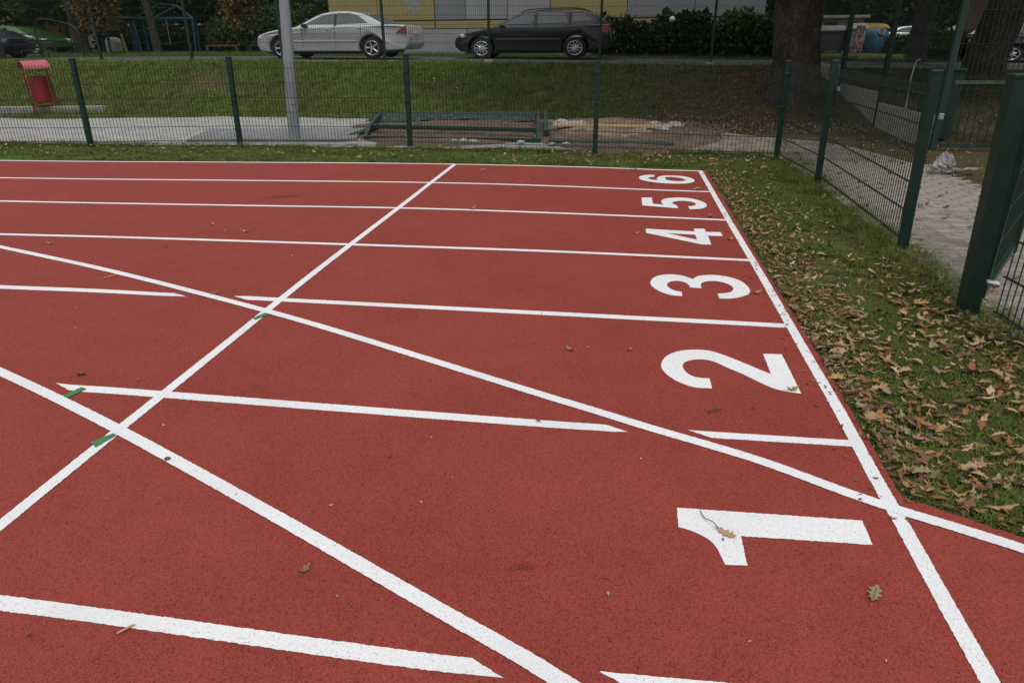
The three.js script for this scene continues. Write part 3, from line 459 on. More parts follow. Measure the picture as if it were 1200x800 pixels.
function makeCar(o) {
  const t = thing(o.name, o.label, 'car', o.pos, o.turn ?? 0, o.group), W = o.width, wr = o.wheelR, [fx, rx] = o.axles, c0 = o.length / 2;
  const body = new THREE.Group(); t.add(body); t.remove(body);          // positions below are shifted so that the thing's origin is at its middle
  const shift = (g) => g.translate(-c0, 0, 0);
  const sh = new THREE.Shape(), top = new THREE.SplineCurve(o.top.map((p) => new THREE.Vector2(...p))).getPoints(60);
  sh.moveTo(top[0].x, top[0].y); for (const p of top.slice(1)) sh.lineTo(p.x, p.y);
  const y0 = o.sill, arch = wr + 0.065, a = Math.acos(clamp((wr - y0) / arch));
  for (const x of [rx, fx]) { const n = 14; for (let i = 0; i <= n; i++) { const th = -Math.PI / 2 + a + (2 * Math.PI - 2 * a) * i / n; sh.lineTo(x + Math.cos(th) * arch, wr + Math.sin(th) * arch); } }
  const bev = 0.09, lower = new THREE.ExtrudeGeometry(sh, { depth: W - 2 * bev, bevelEnabled: true, bevelSize: 0.05, bevelThickness: bev, bevelOffset: -0.05, bevelSegments: 4, curveSegments: 8 });
  lower.translate(0, 0, -(W - 2 * bev) / 2);
  { const p = lower.attributes.position; for (let i = 0; i < p.count; i++) { const x = p.getX(i), e = Math.max(clamp((0.7 - x) / 0.7), clamp((x - o.length + 0.6) / 0.6)); p.setZ(i, p.getZ(i) * (1 - 0.13 * e * e)); } lower.computeVertexNormals(); }
  part('body', shift(toCreasedNormals(lower, 0.5)), o.paint, t);
  // greenhouse narrows towards the roof
  const gp = o.house, yb = Math.min(...gp.map((p) => p[1])), yt = Math.max(...gp.map((p) => p[1])), k = 0.24;
  const taper = (g) => { const p = g.attributes.position; for (let i = 0; i < p.count; i++) p.setZ(i, p.getZ(i) * (1 - k * clamp((p.getY(i) - yb) / (yt - yb), -0.1, 1.05))); g.computeVertexNormals(); return shift(g); };
  const hs = new THREE.Shape(); const hp = new THREE.SplineCurve(gp.map((p) => new THREE.Vector2(...p))).getPoints(40); hs.moveTo(hp[0].x, hp[0].y); hp.slice(1).forEach((p) => hs.lineTo(p.x, p.y));
  const hw = W * 0.95, house = new THREE.ExtrudeGeometry(hs, { depth: hw - 0.08, bevelEnabled: true, bevelSize: 0.03, bevelOffset: -0.03, bevelThickness: 0.04, bevelSegments: 3 }); house.translate(0, 0, -(hw - 0.08) / 2);
  part('roof', toCreasedNormals(taper(house), 0.6), o.paint, t);
  for (const s of [1, -1]) for (const w of o.windows) {
    const ws = new THREE.Shape(w.map((p) => new THREE.Vector2(...p))), g = new THREE.ExtrudeGeometry(ws, { depth: 0.012, bevelEnabled: true, bevelSize: 0.008, bevelThickness: 0.004, bevelSegments: 1 }); g.translate(0, 0, s * (hw / 2) - 0.006); part('side_window', taper(g), glassMat, t);
  }
  for (const s of [1, -1]) for (const [x, w] of o.pillars) { const g = bx(w, (yt - yb) * 0.72, 0.014, x, yb + (yt - yb) * 0.5, s * (hw / 2 + 0.004)); part('door_pillar', taper(g), blackTrim, t); }
  const screen = (name, [x0, ya], [x1, yc]) => { const d = Math.hypot(x1 - x0, yc - ya), nx = -(yc - ya) / d * Math.sign(x1 - x0), ny = Math.abs(x1 - x0) / d, q = (x, y, z) => [x + nx * 0.02, y + ny * 0.02, z], za = hw * 0.46, zc = hw * 0.46 * (1 - k * 0.9) ;
    const g = new THREE.BufferGeometry(), v = [q(x0, ya, -za), q(x0, ya, za), q(x1, yc, zc), q(x1, yc, -zc)], in4 = v.map((p) => [p[0] - nx * 0.012, p[1] - ny * 0.012, p[2]]);
    const f = [[0, 1, 2], [0, 2, 3]], all = [...v, ...in4], P = []; for (const tri of [...f, ...f.map((r) => r.map((i) => i + 4).reverse())]) for (const i of tri) P.push(...all[i]);
    for (let i = 0; i < 4; i++) { const j = (i + 1) % 4; for (const n of [i, i + 4, j, j, i + 4, j + 4]) P.push(...all[n]); }
    g.setAttribute('position', new THREE.Float32BufferAttribute(P, 3)); g.computeVertexNormals(); const m = part(name, shift(g), o.screenMat ?? glassMat, t); m.material = Object.assign(m.material, { side: THREE.DoubleSide }); };
  screen('windscreen', o.windscreen[0], o.windscreen[1]); screen('rear_screen', o.rearScreen[0], o.rearScreen[1]);
  for (const x of [fx, rx]) for (const s of [1, -1]) {
    const ty = new THREE.LatheGeometry([[wr * 0.62, -0.1], [wr * 0.95, -0.105], [wr, -0.08], [wr, 0.08], [wr * 0.95, 0.105], [wr * 0.62, 0.1]].map((p) => new THREE.Vector2(...p)), 28); ty.rotateX(Math.PI / 2); ty.translate(0, 0, 0);
    const w = part('wheel', ty, rubber, t); w.position.set(x - c0, wr, s * (W / 2 - 0.14));
    const rim = [new THREE.TorusGeometry(wr * 0.65, 0.018, 6, 28).translate(0, 0, s * 0.095), new THREE.CylinderGeometry(0.055, 0.055, 0.03, 12).rotateX(Math.PI / 2).translate(0, 0, s * 0.085)];
    const n = o.spokes; for (let i = 0; i < n; i++) { const b = new THREE.CylinderGeometry(n > 6 ? 0.02 : 0.05, n > 6 ? 0.036 : 0.034, wr * 0.58, 4, 1); b.scale(1, 1, 0.4); b.translate(0, wr * 0.36, s * 0.085); b.rotateZ(i * Math.PI * 2 / n + 0.3); rim.push(b); }
    part('rim', rim, alloy, w); part('wheel_disc', new THREE.CylinderGeometry(wr * 0.63, wr * 0.63, 0.02, 24).rotateX(Math.PI / 2).translate(0, 0, s * 0.05), blackTrim, w);
  }
  const side = (x) => (W / 2) * (1 - 0.13 * Math.max(clamp((0.7 - x) / 0.7), clamp((x - o.length + 0.6) / 0.6)) ** 2);
  for (const s of [1, -1]) {
    part('headlight', shift(rbx(0.34, 0.13, 0.16, 0.05, o.head[0], o.head[1], s * (side(o.head[0]) - 0.1), s * 0.18, 0.12)), lampGlass, t);
    const tl = new THREE.Shape(o.tail.map((p) => new THREE.Vector2(...p))), g = new THREE.ExtrudeGeometry(tl, { depth: 0.14, bevelEnabled: true, bevelSize: 0.01, bevelThickness: 0.01, bevelSegments: 1 }); g.translate(0, 0, s > 0 ? side(o.length - 0.25) - 0.138 : -side(o.length - 0.25) - 0.002); part('tail_light', shift(g), tailRed, t);
    for (const [x, y] of o.handles) part('door_handle', shift(rbx(0.17, 0.03, 0.03, 0.012, x, y, s * (W / 2 + 0.008))), o.paint, t);
    part('wing_mirror', shift(rbx(0.16, 0.12, 0.2, 0.045, o.mirror[0], o.mirror[1], s * (W / 2 + 0.02))), o.mirrorMat ?? o.paint, t);
    for (const x of o.seams) part('door_gap', shift(bx(0.012, o.seamTop - y0 - 0.14, 0.006, x, (o.seamTop + y0 + 0.14) / 2, s * W / 2)), blackTrim, t);
    part('side_moulding', shift(rbx(rx - fx - 2 * arch - 0.1, 0.05, 0.024, 0.01, (fx + rx) / 2, o.moulding, s * (W / 2 + 0.002))), o.mouldMat ?? o.paint, t);
  }
  part('front_bumper', shift(rbx(0.16, 0.16, W * 0.82, 0.05, 0.1, 0.42, 0)), o.bumperMat ?? o.paint, t); part('rear_bumper', shift(rbx(0.18, 0.18, W * 0.84, 0.06, o.length - 0.08, 0.48, 0)), o.bumperMat ?? o.paint, t);
  part('grille', shift(rbx(0.04, 0.14, 0.7, 0.01, 0.035, 0.62, 0)), blackTrim, t); part('number_plate', shift(rbx(0.012, 0.11, 0.5, 0.004, o.length + 0.008, o.plateY ?? 0.78, 0)), mat({ color: lin(0.6, 0.6, 0.58) }), t);
  part('underbody', shift(bx(rx - fx + 1.0, 0.12, W * 0.8, (fx + rx) / 2, y0 + 0.0, 0)), blackTrim, t);
  if (o.rails) for (const s of [1, -1]) part('roof_rail', shift(tube(o.rails.map(([x, y]) => [x, y, s * hw * 0.36]), 0.018, 20, 6)), blackTrim, t);
  if (o.scale) t.scale.set(...o.scale);
  return t;
}
const saloon = {
  length: 5.04, width: 1.86, wheelR: 0.33, axles: [0.88, 3.85], sill: 0.22, spokes: 5,
  top: [[0.14, 0.24], [0.03, 0.4], [0.02, 0.56], [0.1, 0.72], [0.4, 0.83], [0.9, 0.92], [1.5, 0.985], [2.6, 1.0], [3.7, 1.02], [4.3, 1.04], [4.75, 1.03], [4.93, 0.99], [5.0, 0.86], [5.04, 0.62], [5.02, 0.42], [4.9, 0.27]],
  house: [[1.3, 0.93], [1.75, 1.15], [2.2, 1.36], [2.7, 1.435], [3.2, 1.43], [3.65, 1.33], [4.0, 1.17], [4.32, 1.0], [4.2, 0.93]],
  windows: [[[1.72, 1.06], [2.02, 1.2], [2.28, 1.315], [2.66, 1.375], [2.66, 1.065]], [[2.75, 1.065], [2.75, 1.38], [3.15, 1.375], [3.42, 1.31], [3.75, 1.085]]], pillars: [[2.705, 0.07]],
  windscreen: [[1.42, 0.99], [2.18, 1.35]], rearScreen: [[4.26, 1.04], [3.62, 1.34]], head: [0.28, 0.68], tail: [[4.66, 0.78], [4.98, 0.78], [4.95, 0.97], [4.86, 0.96]],
  handles: [[2.5, 0.9], [3.5, 0.93]], mirror: [1.75, 1.02], seams: [1.62, 2.7, 3.55], seamTop: 1.0, moulding: 0.55,
};
makeCar({ ...saloon, name: 'parked_car', label: 'silver four-door saloon parked on the road above the bank', paint: paintOf(0.48, 0.495, 0.51, 0.4), mirrorMat: blackTrim, pos: [-7.76, 0.925, -20.1], turn: -0.02, scale: [0.865, 0.81, 0.9], group: 'cars parked above the bank' });
makeCar({
  length: 4.69, width: 1.77, wheelR: 0.325, axles: [0.86, 3.62], sill: 0.22, spokes: 10, name: 'parked_car', label: 'dark blue-black estate car with roof rails parked in front of the facade', paint: paintOf(0.006, 0.009, 0.016, 0.3),
  top: [[0.2, 0.24], [0.05, 0.38], [0.03, 0.54], [0.12, 0.7], [0.45, 0.82], [0.95, 0.93], [1.35, 1.0], [2.4, 0.99], [3.4, 1.0], [4.3, 1.02], [4.52, 1.0], [4.62, 0.85], [4.68, 0.62], [4.66, 0.45], [4.5, 0.26]],
  house: [[1.15, 0.93], [1.6, 1.18], [2.05, 1.38], [2.6, 1.44], [3.4, 1.43], [4.0, 1.38], [4.3, 1.24], [4.58, 0.98], [4.5, 0.93]],
  windows: [[[1.55, 1.04], [1.85, 1.2], [2.1, 1.315], [2.44, 1.365], [2.36, 1.05]], [[2.5, 1.05], [2.58, 1.37], [3.3, 1.37], [3.42, 1.08]], [[3.56, 1.1], [3.52, 1.35], [3.85, 1.33], [4.12, 1.14]]], pillars: [[2.47, 0.08], [3.46, 0.06]],
  windscreen: [[1.3, 1.0], [2.03, 1.36]], rearScreen: [[4.6, 1.02], [4.24, 1.3]], head: [0.38, 0.72], tail: [[4.3, 0.82], [4.56, 0.76], [4.58, 1.0], [4.36, 1.0]],
  handles: [[2.2, 0.9], [3.2, 0.92]], mirror: [1.5, 1.0], seams: [1.3, 2.4, 3.35], seamTop: 0.98, moulding: 0.6, mouldMat: mat({ color: lin(0.05, 0.05, 0.055), roughness: 0.5 }), rails: [[2.0, 1.36], [2.15, 1.45], [3.0, 1.51], [3.8, 1.48], [4.05, 1.38]],
  pos: [-2.5, 0.868, -21.45], turn: -0.02, scale: [0.945, 0.84, 0.955], group: 'cars parked above the bank',
});
const hatch = {
  length: 4.0, width: 1.7, wheelR: 0.31, axles: [0.75, 3.3], sill: 0.22, spokes: 7,
  top: [[0.2, 0.24], [0.04, 0.42], [0.05, 0.58], [0.2, 0.74], [0.6, 0.88], [1.0, 0.98], [2.0, 0.98], [3.3, 1.0], [3.85, 1.0], [3.96, 0.85], [3.99, 0.6], [3.97, 0.42], [3.85, 0.26]],
  house: [[0.85, 0.92], [1.3, 1.18], [1.8, 1.42], [2.4, 1.48], [3.0, 1.46], [3.5, 1.36], [3.8, 1.1], [3.88, 0.95], [3.8, 0.92]],
  windows: [[[1.28, 1.05], [1.6, 1.22], [1.9, 1.35], [2.25, 1.41], [2.2, 1.05]], [[2.33, 1.05], [2.37, 1.41], [2.9, 1.4], [3.2, 1.3], [3.2, 1.08]]], pillars: [[2.28, 0.08]],
  windscreen: [[1.0, 1.0], [1.78, 1.4]], rearScreen: [[3.9, 1.02], [3.54, 1.33]], head: [0.3, 0.74], tail: [[3.72, 0.8], [3.92, 0.8], [3.9, 1.04], [3.78, 1.04]],
  handles: [[2.1, 0.88], [3.05, 0.9]], mirror: [1.2, 1.02], seams: [1.1, 2.25, 3.15], seamTop: 0.98, moulding: 0.56,
};
makeCar({ ...hatch, name: 'parked_car', label: 'bright green hatchback parked beyond the bench', paint: paintOf(0.045, 0.16, 0.028, 0.15), pos: [-24.75, 0.93, -28.2], turn: Math.PI, scale: [0.86, 0.72, 0.95], group: 'cars parked above the bank' });
makeCar({ ...hatch, length: 4.0, name: 'parked_car', label: 'dark navy car with pale windows at the picture edge, nearest the red bin', paint: paintOf(0.01, 0.012, 0.03, 0.2), screenMat: new THREE.MeshPhysicalMaterial({ color: lin(0.2, 0.24, 0.26), roughness: 0.05, clearcoat: 1 }), pos: [-20.75, 0.93, -21.0], turn: Math.PI, scale: [1.05, 0.84, 1.05], group: 'cars parked above the bank' });
makeCar({ ...hatch, name: 'parked_car', label: 'black car parked behind the bar gate and tree', paint: paintOf(0.008, 0.009, 0.01, 0.2), pos: [11.9, 0.66, -23.2], turn: Math.PI, scale: [1.02, 0.7, 1], group: 'cars parked far behind the path' });
makeCar({ ...saloon, name: 'parked_car', label: 'silver car standing half hidden behind the blue container', paint: paintOf(0.45, 0.46, 0.48, 0.3), pos: [13.4, 0.64, -39.5], turn: 0, scale: [0.85, 0.75, 0.9], group: 'cars parked far behind the path' });
makeCar({ ...hatch, name: 'parked_car', label: 'white car glimpsed between the tall fence posts', paint: paintOf(0.7, 0.71, 0.7, 0), pos: [16.0, 0.62, -38.5], turn: 0, scale: [0.95, 0.8, 1], group: 'cars parked far behind the path' });
{
  const whitePaint = paintOf(0.62, 0.66, 0.68, 0);
  const van = (name, label, pos, turn, paint, s) => {
    const t = thing(name, label, 'van', pos, turn), sh = new THREE.Shape([[0, 0.3], [0.02, 0.85], [0.35, 1.0], [0.95, 1.62], [1.25, 1.86], [2.0, 1.96], [4.3, 1.94], [4.6, 1.8], [4.66, 0.6], [4.6, 0.3]].map((p) => new THREE.Vector2(...p)));
    const g = new THREE.ExtrudeGeometry(sh, { depth: 1.6, bevelEnabled: true, bevelSize: 0.06, bevelThickness: 0.08, bevelOffset: -0.06, bevelSegments: 3 }); g.translate(-2.3, 0, -0.8); part('body', toCreasedNormals(g, 0.5), paint, t);
    for (const sgn of [1, -1]) { part('side_window', new THREE.ExtrudeGeometry(new THREE.Shape([[0.75, 1.06], [1.22, 1.62], [1.85, 1.66], [1.85, 1.06]].map((p) => new THREE.Vector2(p[0] - 2.3, p[1]))), { depth: 0.012, bevelEnabled: false }).translate(0, 0, sgn * 0.882 - 0.006), glassMat, t); part('door_gap', bx(0.015, 1.3, 0.008, -0.35, 1.05, sgn * 0.881), blackTrim, t); part('headlight', rbx(0.16, 0.2, 0.3, 0.05, -2.2, 0.82, sgn * 0.6), lampGlass, t); }
    part('windscreen', bx(0.9, 0.012, 1.35, -1.65, 1.34, 0, 0, 0.8), glassMat, t); part('bumper', rbx(0.2, 0.22, 1.7, 0.06, -2.26, 0.45, 0), blackTrim, t);
    for (const x of [-1.45, 1.35]) for (const z of [0.72, -0.72]) { const w = part('wheel', new THREE.CylinderGeometry(0.32, 0.32, 0.2, 24).rotateX(Math.PI / 2), rubber, t); w.position.set(x, 0.32, z); part('rim', new THREE.CylinderGeometry(0.19, 0.2, 0.02, 16).rotateX(Math.PI / 2).translate(0, 0, Math.sign(z) * 0.1), alloy, w); }
    t.scale.set(...s); return t;
  };
  van('delivery_van', 'yellow van parked behind the blue container', [13.0, 0.64, -43], Math.PI, paintOf(0.55, 0.36, 0.03, 0), [0.6, 0.64, 0.8]);
  van('delivery_van', 'white van behind the black car', [16.6, 0.62, -36], Math.PI, whitePaint, [0.6, 0.52, 0.8]);
}
// ---------------------------------------------------------------- the building with yellow and grey panels
{
  const b = thing('panel_building', 'long building clad in yellow and grey panels behind the parked cars', 'building', [-3.05, 0.7, -27]);
  const yellow = mat({ map: speck(0.30, 0.24, 0.105, 0.16, 0.25, [3, 30, 120]), roughness: 0.75 }), grey = mat({ map: speck(0.25, 0.26, 0.27, 0.16, 0.25, [3, 30, 120]), roughness: 0.75 }), greyDark = mat({ map: speck(0.19, 0.2, 0.215, 0.16, 0.25, [3, 30, 120]), roughness: 0.75 }), plinth = mat({ map: speck(0.27, 0.28, 0.29, 0.2, 0.4, [3, 30, 120]), roughness: 0.85 });
  const x0 = -7.75, x1 = 7.75, H = 8.4;
  part('wall', bx(x1 - x0, H, 9, 0, H / 2 - 0.2, -4.55), greyDark, b);
  const cols = [[-7.75, -5.9, yellow], [-5.88, -3.77, yellow], [-3.74, -2.62, greyDark], [-2.6, -1.1, grey], [-1.08, 0.42, grey], [0.45, 3.1, yellow], [3.13, 5.4, greyDark], [5.42, 7.75, greyDark]];
  for (const [a, c, m] of cols) for (const [y0, y1] of [[1.3, 2.62], [4.5, 5.6], [7.4, 8.2]]) part('facade_panel', rbx(c - a, y1 - y0 - 0.02, 0.06, 0.006, (a + c) / 2, (y0 + y1) / 2, 0), m, b);
  for (const [a, c] of [[-7.75, -3.77], [-3.74, 0.42], [0.45, 3.1], [3.13, 7.75]]) part('band_panel', rbx(c - a - 0.02, 0.24, 0.05, 0.006, (a + c) / 2, 1.14, 0), yellow, b);
  for (let i = 0; i < 6; i++) { const w = 15.5 / 6; part('plinth_panel', rbx(w - 0.03, 1.1, 0.07, 0.006, x0 + w * (i + 0.5), 0.44, -0.01), plinth, b); }
  for (let i = 0; i < 6; i++) for (const y of [3.55, 6.5]) { const f = part('window', bx(1.5, 1.5, 0.08, x0 + 1.5 + i * 2.5, y, 0), mat({ color: lin(0.6, 0.6, 0.58) }), b); for (const s of [-1, 1]) part('pane', bx(0.66, 1.34, 0.02, x0 + 1.5 + i * 2.5 + s * 0.36, y, 0.045), glassMat, f); }
  part('roof_edge', bx(15.9, 0.3, 9.4, 0, H - 0.05, -4.55), plinth, b);
  const sh = new THREE.Shape(); for (let i = 0; i < 26; i++) { const a = i / 26 * 6.283, r = 0.12 + 0.34 * vnoise(i * 0.9, 4); sh[i ? 'lineTo' : 'moveTo'](Math.cos(a) * r * 1.3, Math.sin(a) * r * 1.0); }
  part('bare_patch', new THREE.ExtrudeGeometry(sh, { depth: 0.003, bevelEnabled: false }).translate(-4.45, 1.86, 0.031), mat({ map: speck(0.26, 0.25, 0.24, 0.4, 1), roughness: 0.9 }), b);
}
{
  const b = thing('apartment_block', 'pale yellow apartment block far behind the playground trees', 'building', [-40, 0.8, -52], 0.3), y = mat({ map: speck(0.40, 0.29, 0.11, 0.15, 0.25), roughness: 0.85 }), w = mat({ map: speck(0.5, 0.49, 0.46, 0.15, 0.3), roughness: 0.85 });
  part('wall', bx(34, 12, 10, 0, 6, 0), y, b); part('plinth', bx(34.1, 1.0, 10.1, 0, 0.3, 0), w, b); part('roof', bx(34.6, 0.4, 10.6, 0, 12.2, 0), w, b);
  for (let i = 0; i < 12; i++) for (let j = 0; j < 4; j++) { const f = part('window', bx(1.5, 1.4, 0.12, -15.4 + i * 2.8, 2.2 + j * 2.9, 5.02), w, b); part('pane', bx(1.3, 1.2, 0.03, -15.4 + i * 2.8, 2.2 + j * 2.9, 5.07), glassMat, f); }
  const s = thing('brown_shed', 'red-brown boarded building with a sloping roof behind the white van', 'shed', [17.4, 0.6, -33.5]), m = mat({ map: speck(0.10, 0.055, 0.045, 0.3, 0.6), roughness: 0.8 });
  for (let i = 0; i < 17; i++) part('wall_board', bx(0.345, 2.6, 0.05, -2.85 + i * 0.355, 1.3, 2), m, s);
  part('wall_core', bx(6, 2.6, 3.9, 0, 1.3, 0), m, s); part('roof', bx(6.8, 0.12, 5, 0, 2.75, 0, 0, 0, 0.12), blackTrim, s);
  const k = thing('kiosk', 'small pale flat-roofed hut with two dark slit windows beyond the bins', 'hut', [10.6, 0.6, -39.5]);
  part('wall', bx(1.9, 1.5, 1.8, -0.2, 0.75, 0), mat({ map: speck(0.36, 0.29, 0.23, 0.2, 0.5), roughness: 0.85 }), k); part('roof', bx(2.3, 0.12, 2.2, -0.2, 1.56, 0), paleConcrete, k); for (const x of [-0.75, 0.25]) part('window', bx(0.6, 0.16, 0.04, x, 1.22, 0.91), blackTrim, k);
}
// ---------------------------------------------------------------- bins and containers at the back
{
  const bin = (name, label, x, z, w, h, color, lidC) => {
    const t = thing(name, label, 'container', [x, upperLevel(x) - 0.01, z]), m = mat({ map: speck(...color, 0.35, 1), roughness: 0.6 }), l = mat({ map: speck(...lidC, 0.3, 1), roughness: 0.55 });
    const g = bx(w, h * 0.8, 0.9, 0, h * 0.46, 0), p = g.attributes.position; for (let i = 0; i < p.count; i++) if (p.getY(i) < h * 0.3) { p.setX(i, p.getX(i) * 0.86); p.setZ(i, p.getZ(i) * 0.86); } g.computeVertexNormals(); part('body', g, m, t);
    part('lid', new THREE.CylinderGeometry(0.48, 0.48, w + 0.04, 20, 1, false, 0, Math.PI).rotateZ(Math.PI / 2).rotateX(-Math.PI / 2 + Math.PI / 2).scale(1, 0.45, 1).translate(0, h * 0.86, 0), l, t); part('rim', rbx(w + 0.06, 0.05, 0.98, 0.02, 0, h * 0.86, 0), l, t);
    for (const s of [-1, 1]) { part('castor', new THREE.CylinderGeometry(0.08, 0.08, 0.05, 12).rotateX(Math.PI / 2).translate(s * w * 0.32, 0.08, 0.3), rubber, t); part('pivot', rod([s * (w / 2), h * 0.7, 0], [s * (w / 2 + 0.07), h * 0.7, 0], 0.03), galv, t); }
  };
  bin('waste_container', 'dark grey waste container left of the pale one, under the hut', 8.9, -34.5, 1.1, 1.0, [0.05, 0.05, 0.055], [0.2, 0.2, 0.21]);
  bin('waste_container', 'light grey waste container between the dark one and the blue igloo', 9.75, -34.2, 0.7, 1.1, [0.26, 0.27, 0.28], [0.28, 0.29, 0.3]);
  const ig = thing('recycling_igloo', 'blue domed recycling container with a dark opening in front of the yellow van', 'container', [10.75, 0.62, -34.6]), blue = mat({ map: speck(0.025, 0.1, 0.17, 0.35, 1), roughness: 0.5 });
  part('dome', new THREE.LatheGeometry([[0.5, 0.0], [0.56, 0.1], [0.56, 0.55], [0.5, 0.8], [0.36, 0.96], [0.14, 1.03], [0, 1.04]].map((p) => new THREE.Vector2(...p)), 28), blue, ig); part('opening', new THREE.CylinderGeometry(0.11, 0.11, 0.06, 20).rotateX(Math.PI / 2 - 0.45).translate(0.05, 0.86, 0.47), blackTrim, ig); part('opening_rim', new THREE.TorusGeometry(0.13, 0.02, 6, 20).rotateX(-0.45).translate(0.05, 0.865, 0.495), paleConcrete, ig); part('lifting_eye', new THREE.TorusGeometry(0.07, 0.014, 6, 16).translate(0, 1.09, 0), galv, ig);
  const gp = thing('poster_board', 'narrow board with red and pink spray paint beside the blue igloo', 'board', [9.75, 0.62, -33.4]), art = tex(64, (() => { const a = tileNoise(64, 7), b = tileNoise(64, 12); return (x, y) => (a(x, y) > 0.55 ? S(0.28, 0.07, 0.07) : b(x, y) > 0.55 ? S(0.34, 0.3, 0.27) : S(0.08, 0.06, 0.07)); })(), 1.3);
  part('panel', rbx(0.34, 1.0, 0.05, 0.01, 0, 0.6, 0), mat({ map: art, roughness: 0.6 }), gp); for (const s of [-1, 1]) part('leg', rod([s * 0.13, -0.1, 0], [s * 0.13, 0.15, 0], 0.02), galv, gp);
  const wc = (x, z, label) => { const t = thing('recycling_igloo', label, 'container', [x, 0.9, z]); t.scale.setScalar(0.8); const m = mat({ map: speck(0.42, 0.42, 0.43, 0.6, 1, [4, 10, 30]), roughness: 0.6 }); part('dome', new THREE.LatheGeometry([[0.42, 0.0], [0.46, 0.1], [0.46, 0.5], [0.38, 0.72], [0.2, 0.8], [0, 0.82]].map((p) => new THREE.Vector2(...p)), 24), m, t); part('opening', new THREE.CylinderGeometry(0.1, 0.1, 0.05, 16).rotateX(1.2).translate(0, 0.68, 0.38), blackTrim, t); };
  wc(-23.4, -31.9, 'white and grey recycling container behind the big playground trunk');
  const gl = thing('garden_lamp', 'small white globe lamp on a thin stem in the hedge', 'lamp', [1.46, 0.8, -24.2]); part('stem', rod([0, 0, 0], [0, 1.02, 0], 0.025), blackTrim, gl); part('globe', new THREE.SphereGeometry(0.09, 16, 12).translate(0, 1.08, 0), mat({ color: lin(0.5, 0.5, 0.5) }), gl);
}
// ---------------------------------------------------------------- playground and bench
{
  const blue = mat({ map: speck(0.016, 0.06, 0.1, 0.35, 1), roughness: 0.5 }), c = thing('climbing_frame', 'blue tubular steel playground frame with a pitched top among the trees', 'playground frame', [0, 0, 0]);
  const z0 = -29.5, z1 = -31, r = 0.045, t = (a, b) => part('frame_tube', rod(a, b, r), blue, c);
  t([-20.6, 0.85, z0], [-20.5, 2.24, z0]); t([-20.35, 0.85, z0 + 0.1], [-20.5, 2.24, z0]); t([-17.9, 0.85, z0], [-17.8, 2.22, z0]); t([-20.5, 2.24, z0], [-17.8, 2.22, z0]);
  t([-21.1, 0.85, z1], [-21.1, 2.2, z1]); t([-18.6, 0.85, z1], [-18.6, 2.2, z1]); t([-21.1, 2.2, z1], [-18.6, 2.2, z1]); t([-20.5, 2.24, z0], [-19.5, 2.8, -30]); t([-19.5, 2.8, -30], [-18.7, 2.72, -30]); t([-18.7, 2.72, -30], [-17.8, 2.22, z0]); t([-21.1, 2.2, z1], [-19.5, 2.8, -30]); t([-18.6, 2.2, z1], [-18.7, 2.72, -30]); t([-19.6, 2.24, z0], [-18.7, 2.72, -30]);
  for (const x of [-19.6, -19.0]) part('swing_chain', rod([x, 1.25, z0], [x, 2.2, z0], 0.012), galv, c); part('swing_seat', rbx(0.62, 0.05, 0.24, 0.02, -19.3, 1.24, z0), blackTrim, c);
  const s = thing('play_shelter', 'dark roofed playground shelter beside the big trunk', 'shelter', [-22, 0.87, -31]); for (const [x, z] of [[-0.6, 0.5], [0.6, 0.5], [-0.6, -0.5], [0.6, -0.5]]) part('post', rod([x, 0, z], [x, 1.42, z], 0.04), blue, s); part('roof', bx(1.45, 0.05, 1.3, 0, 1.46, 0), plateMat, s);
  const yp = thing('yellow_post', 'slanting yellow-green post beside the climbing frame', 'post', [-21.15, 0.88, -29.6]); part('tube', rod([0, 0, 0], [-0.12, 0.75, 0], 0.04), mat({ color: lin(0.4, 0.42, 0.02), roughness: 0.5 }), yp); part('cap', new THREE.SphereGeometry(0.045, 10, 8).translate(-0.12, 0.75, 0), mat({ color: lin(0.4, 0.42, 0.02), roughness: 0.5 }), yp);
  const rails = [[-17.7, -16.25], [-15.75, -14.3]];
  rails.forEach(([a, b], i) => { const w = thing('timber_rail', ['low red-brown timber rail in the grass nearer the climbing frame', 'low red-brown timber rail in the grass nearer the silver car'][i], 'rail', [(a + b) / 2, 0.9, -30], 0, 'timber rails before the hedge'); const h = (b - a) / 2; part('rail', rbx(2 * h, 0.06, 0.09, 0.01, 0, 0.27, 0), railWood, w); for (const s of [-1, 1]) part('post', rbx(0.09, 0.32, 0.09, 0.01, s * (h - 0.05), 0.1, 0), railWood, w); });
  const bn = thing('park_bench', 'dark slatted bench with bent steel legs near the navy car', 'bench', [-17.95, 0.91, -20.9], 0.12);
  for (let i = 0; i < 3; i++) part('back_slat', rbx(0.95, 0.07, 0.025, 0.006, 0, 0.36 + i * 0.085, -0.2), blackTrim, bn); for (let i = 0; i < 4; i++) part('seat_slat', rbx(0.95, 0.025, 0.075, 0.006, 0, 0.26, -0.14 + i * 0.09), blackTrim, bn); for (const s of [-1, 1]) part('leg', tube([[s * 0.42, 0.58, -0.22], [s * 0.42, 0.25, -0.19], [s * 0.42, 0.24, 0.16], [s * 0.42, 0.0, 0.2]], 0.018), blackTrim, bn);
  const hf = thing('handrail', 'thin dark steel hoop railing behind the bench', 'railing', [-17.7, 0.88, -21.6]); part('hoop', tube([[-0.75, 0, 0], [-0.75, 1.0, 0], [-0.6, 1.16, 0], [0.5, 1.0, 0], [0.68, 0.85, 0], [0.75, 0.0, 0]], 0.022, 40), blackTrim, hf); part('mid_rail', rod([-0.75, 0.5, 0], [0.71, 0.5, 0], 0.015), blackTrim, hf);
}
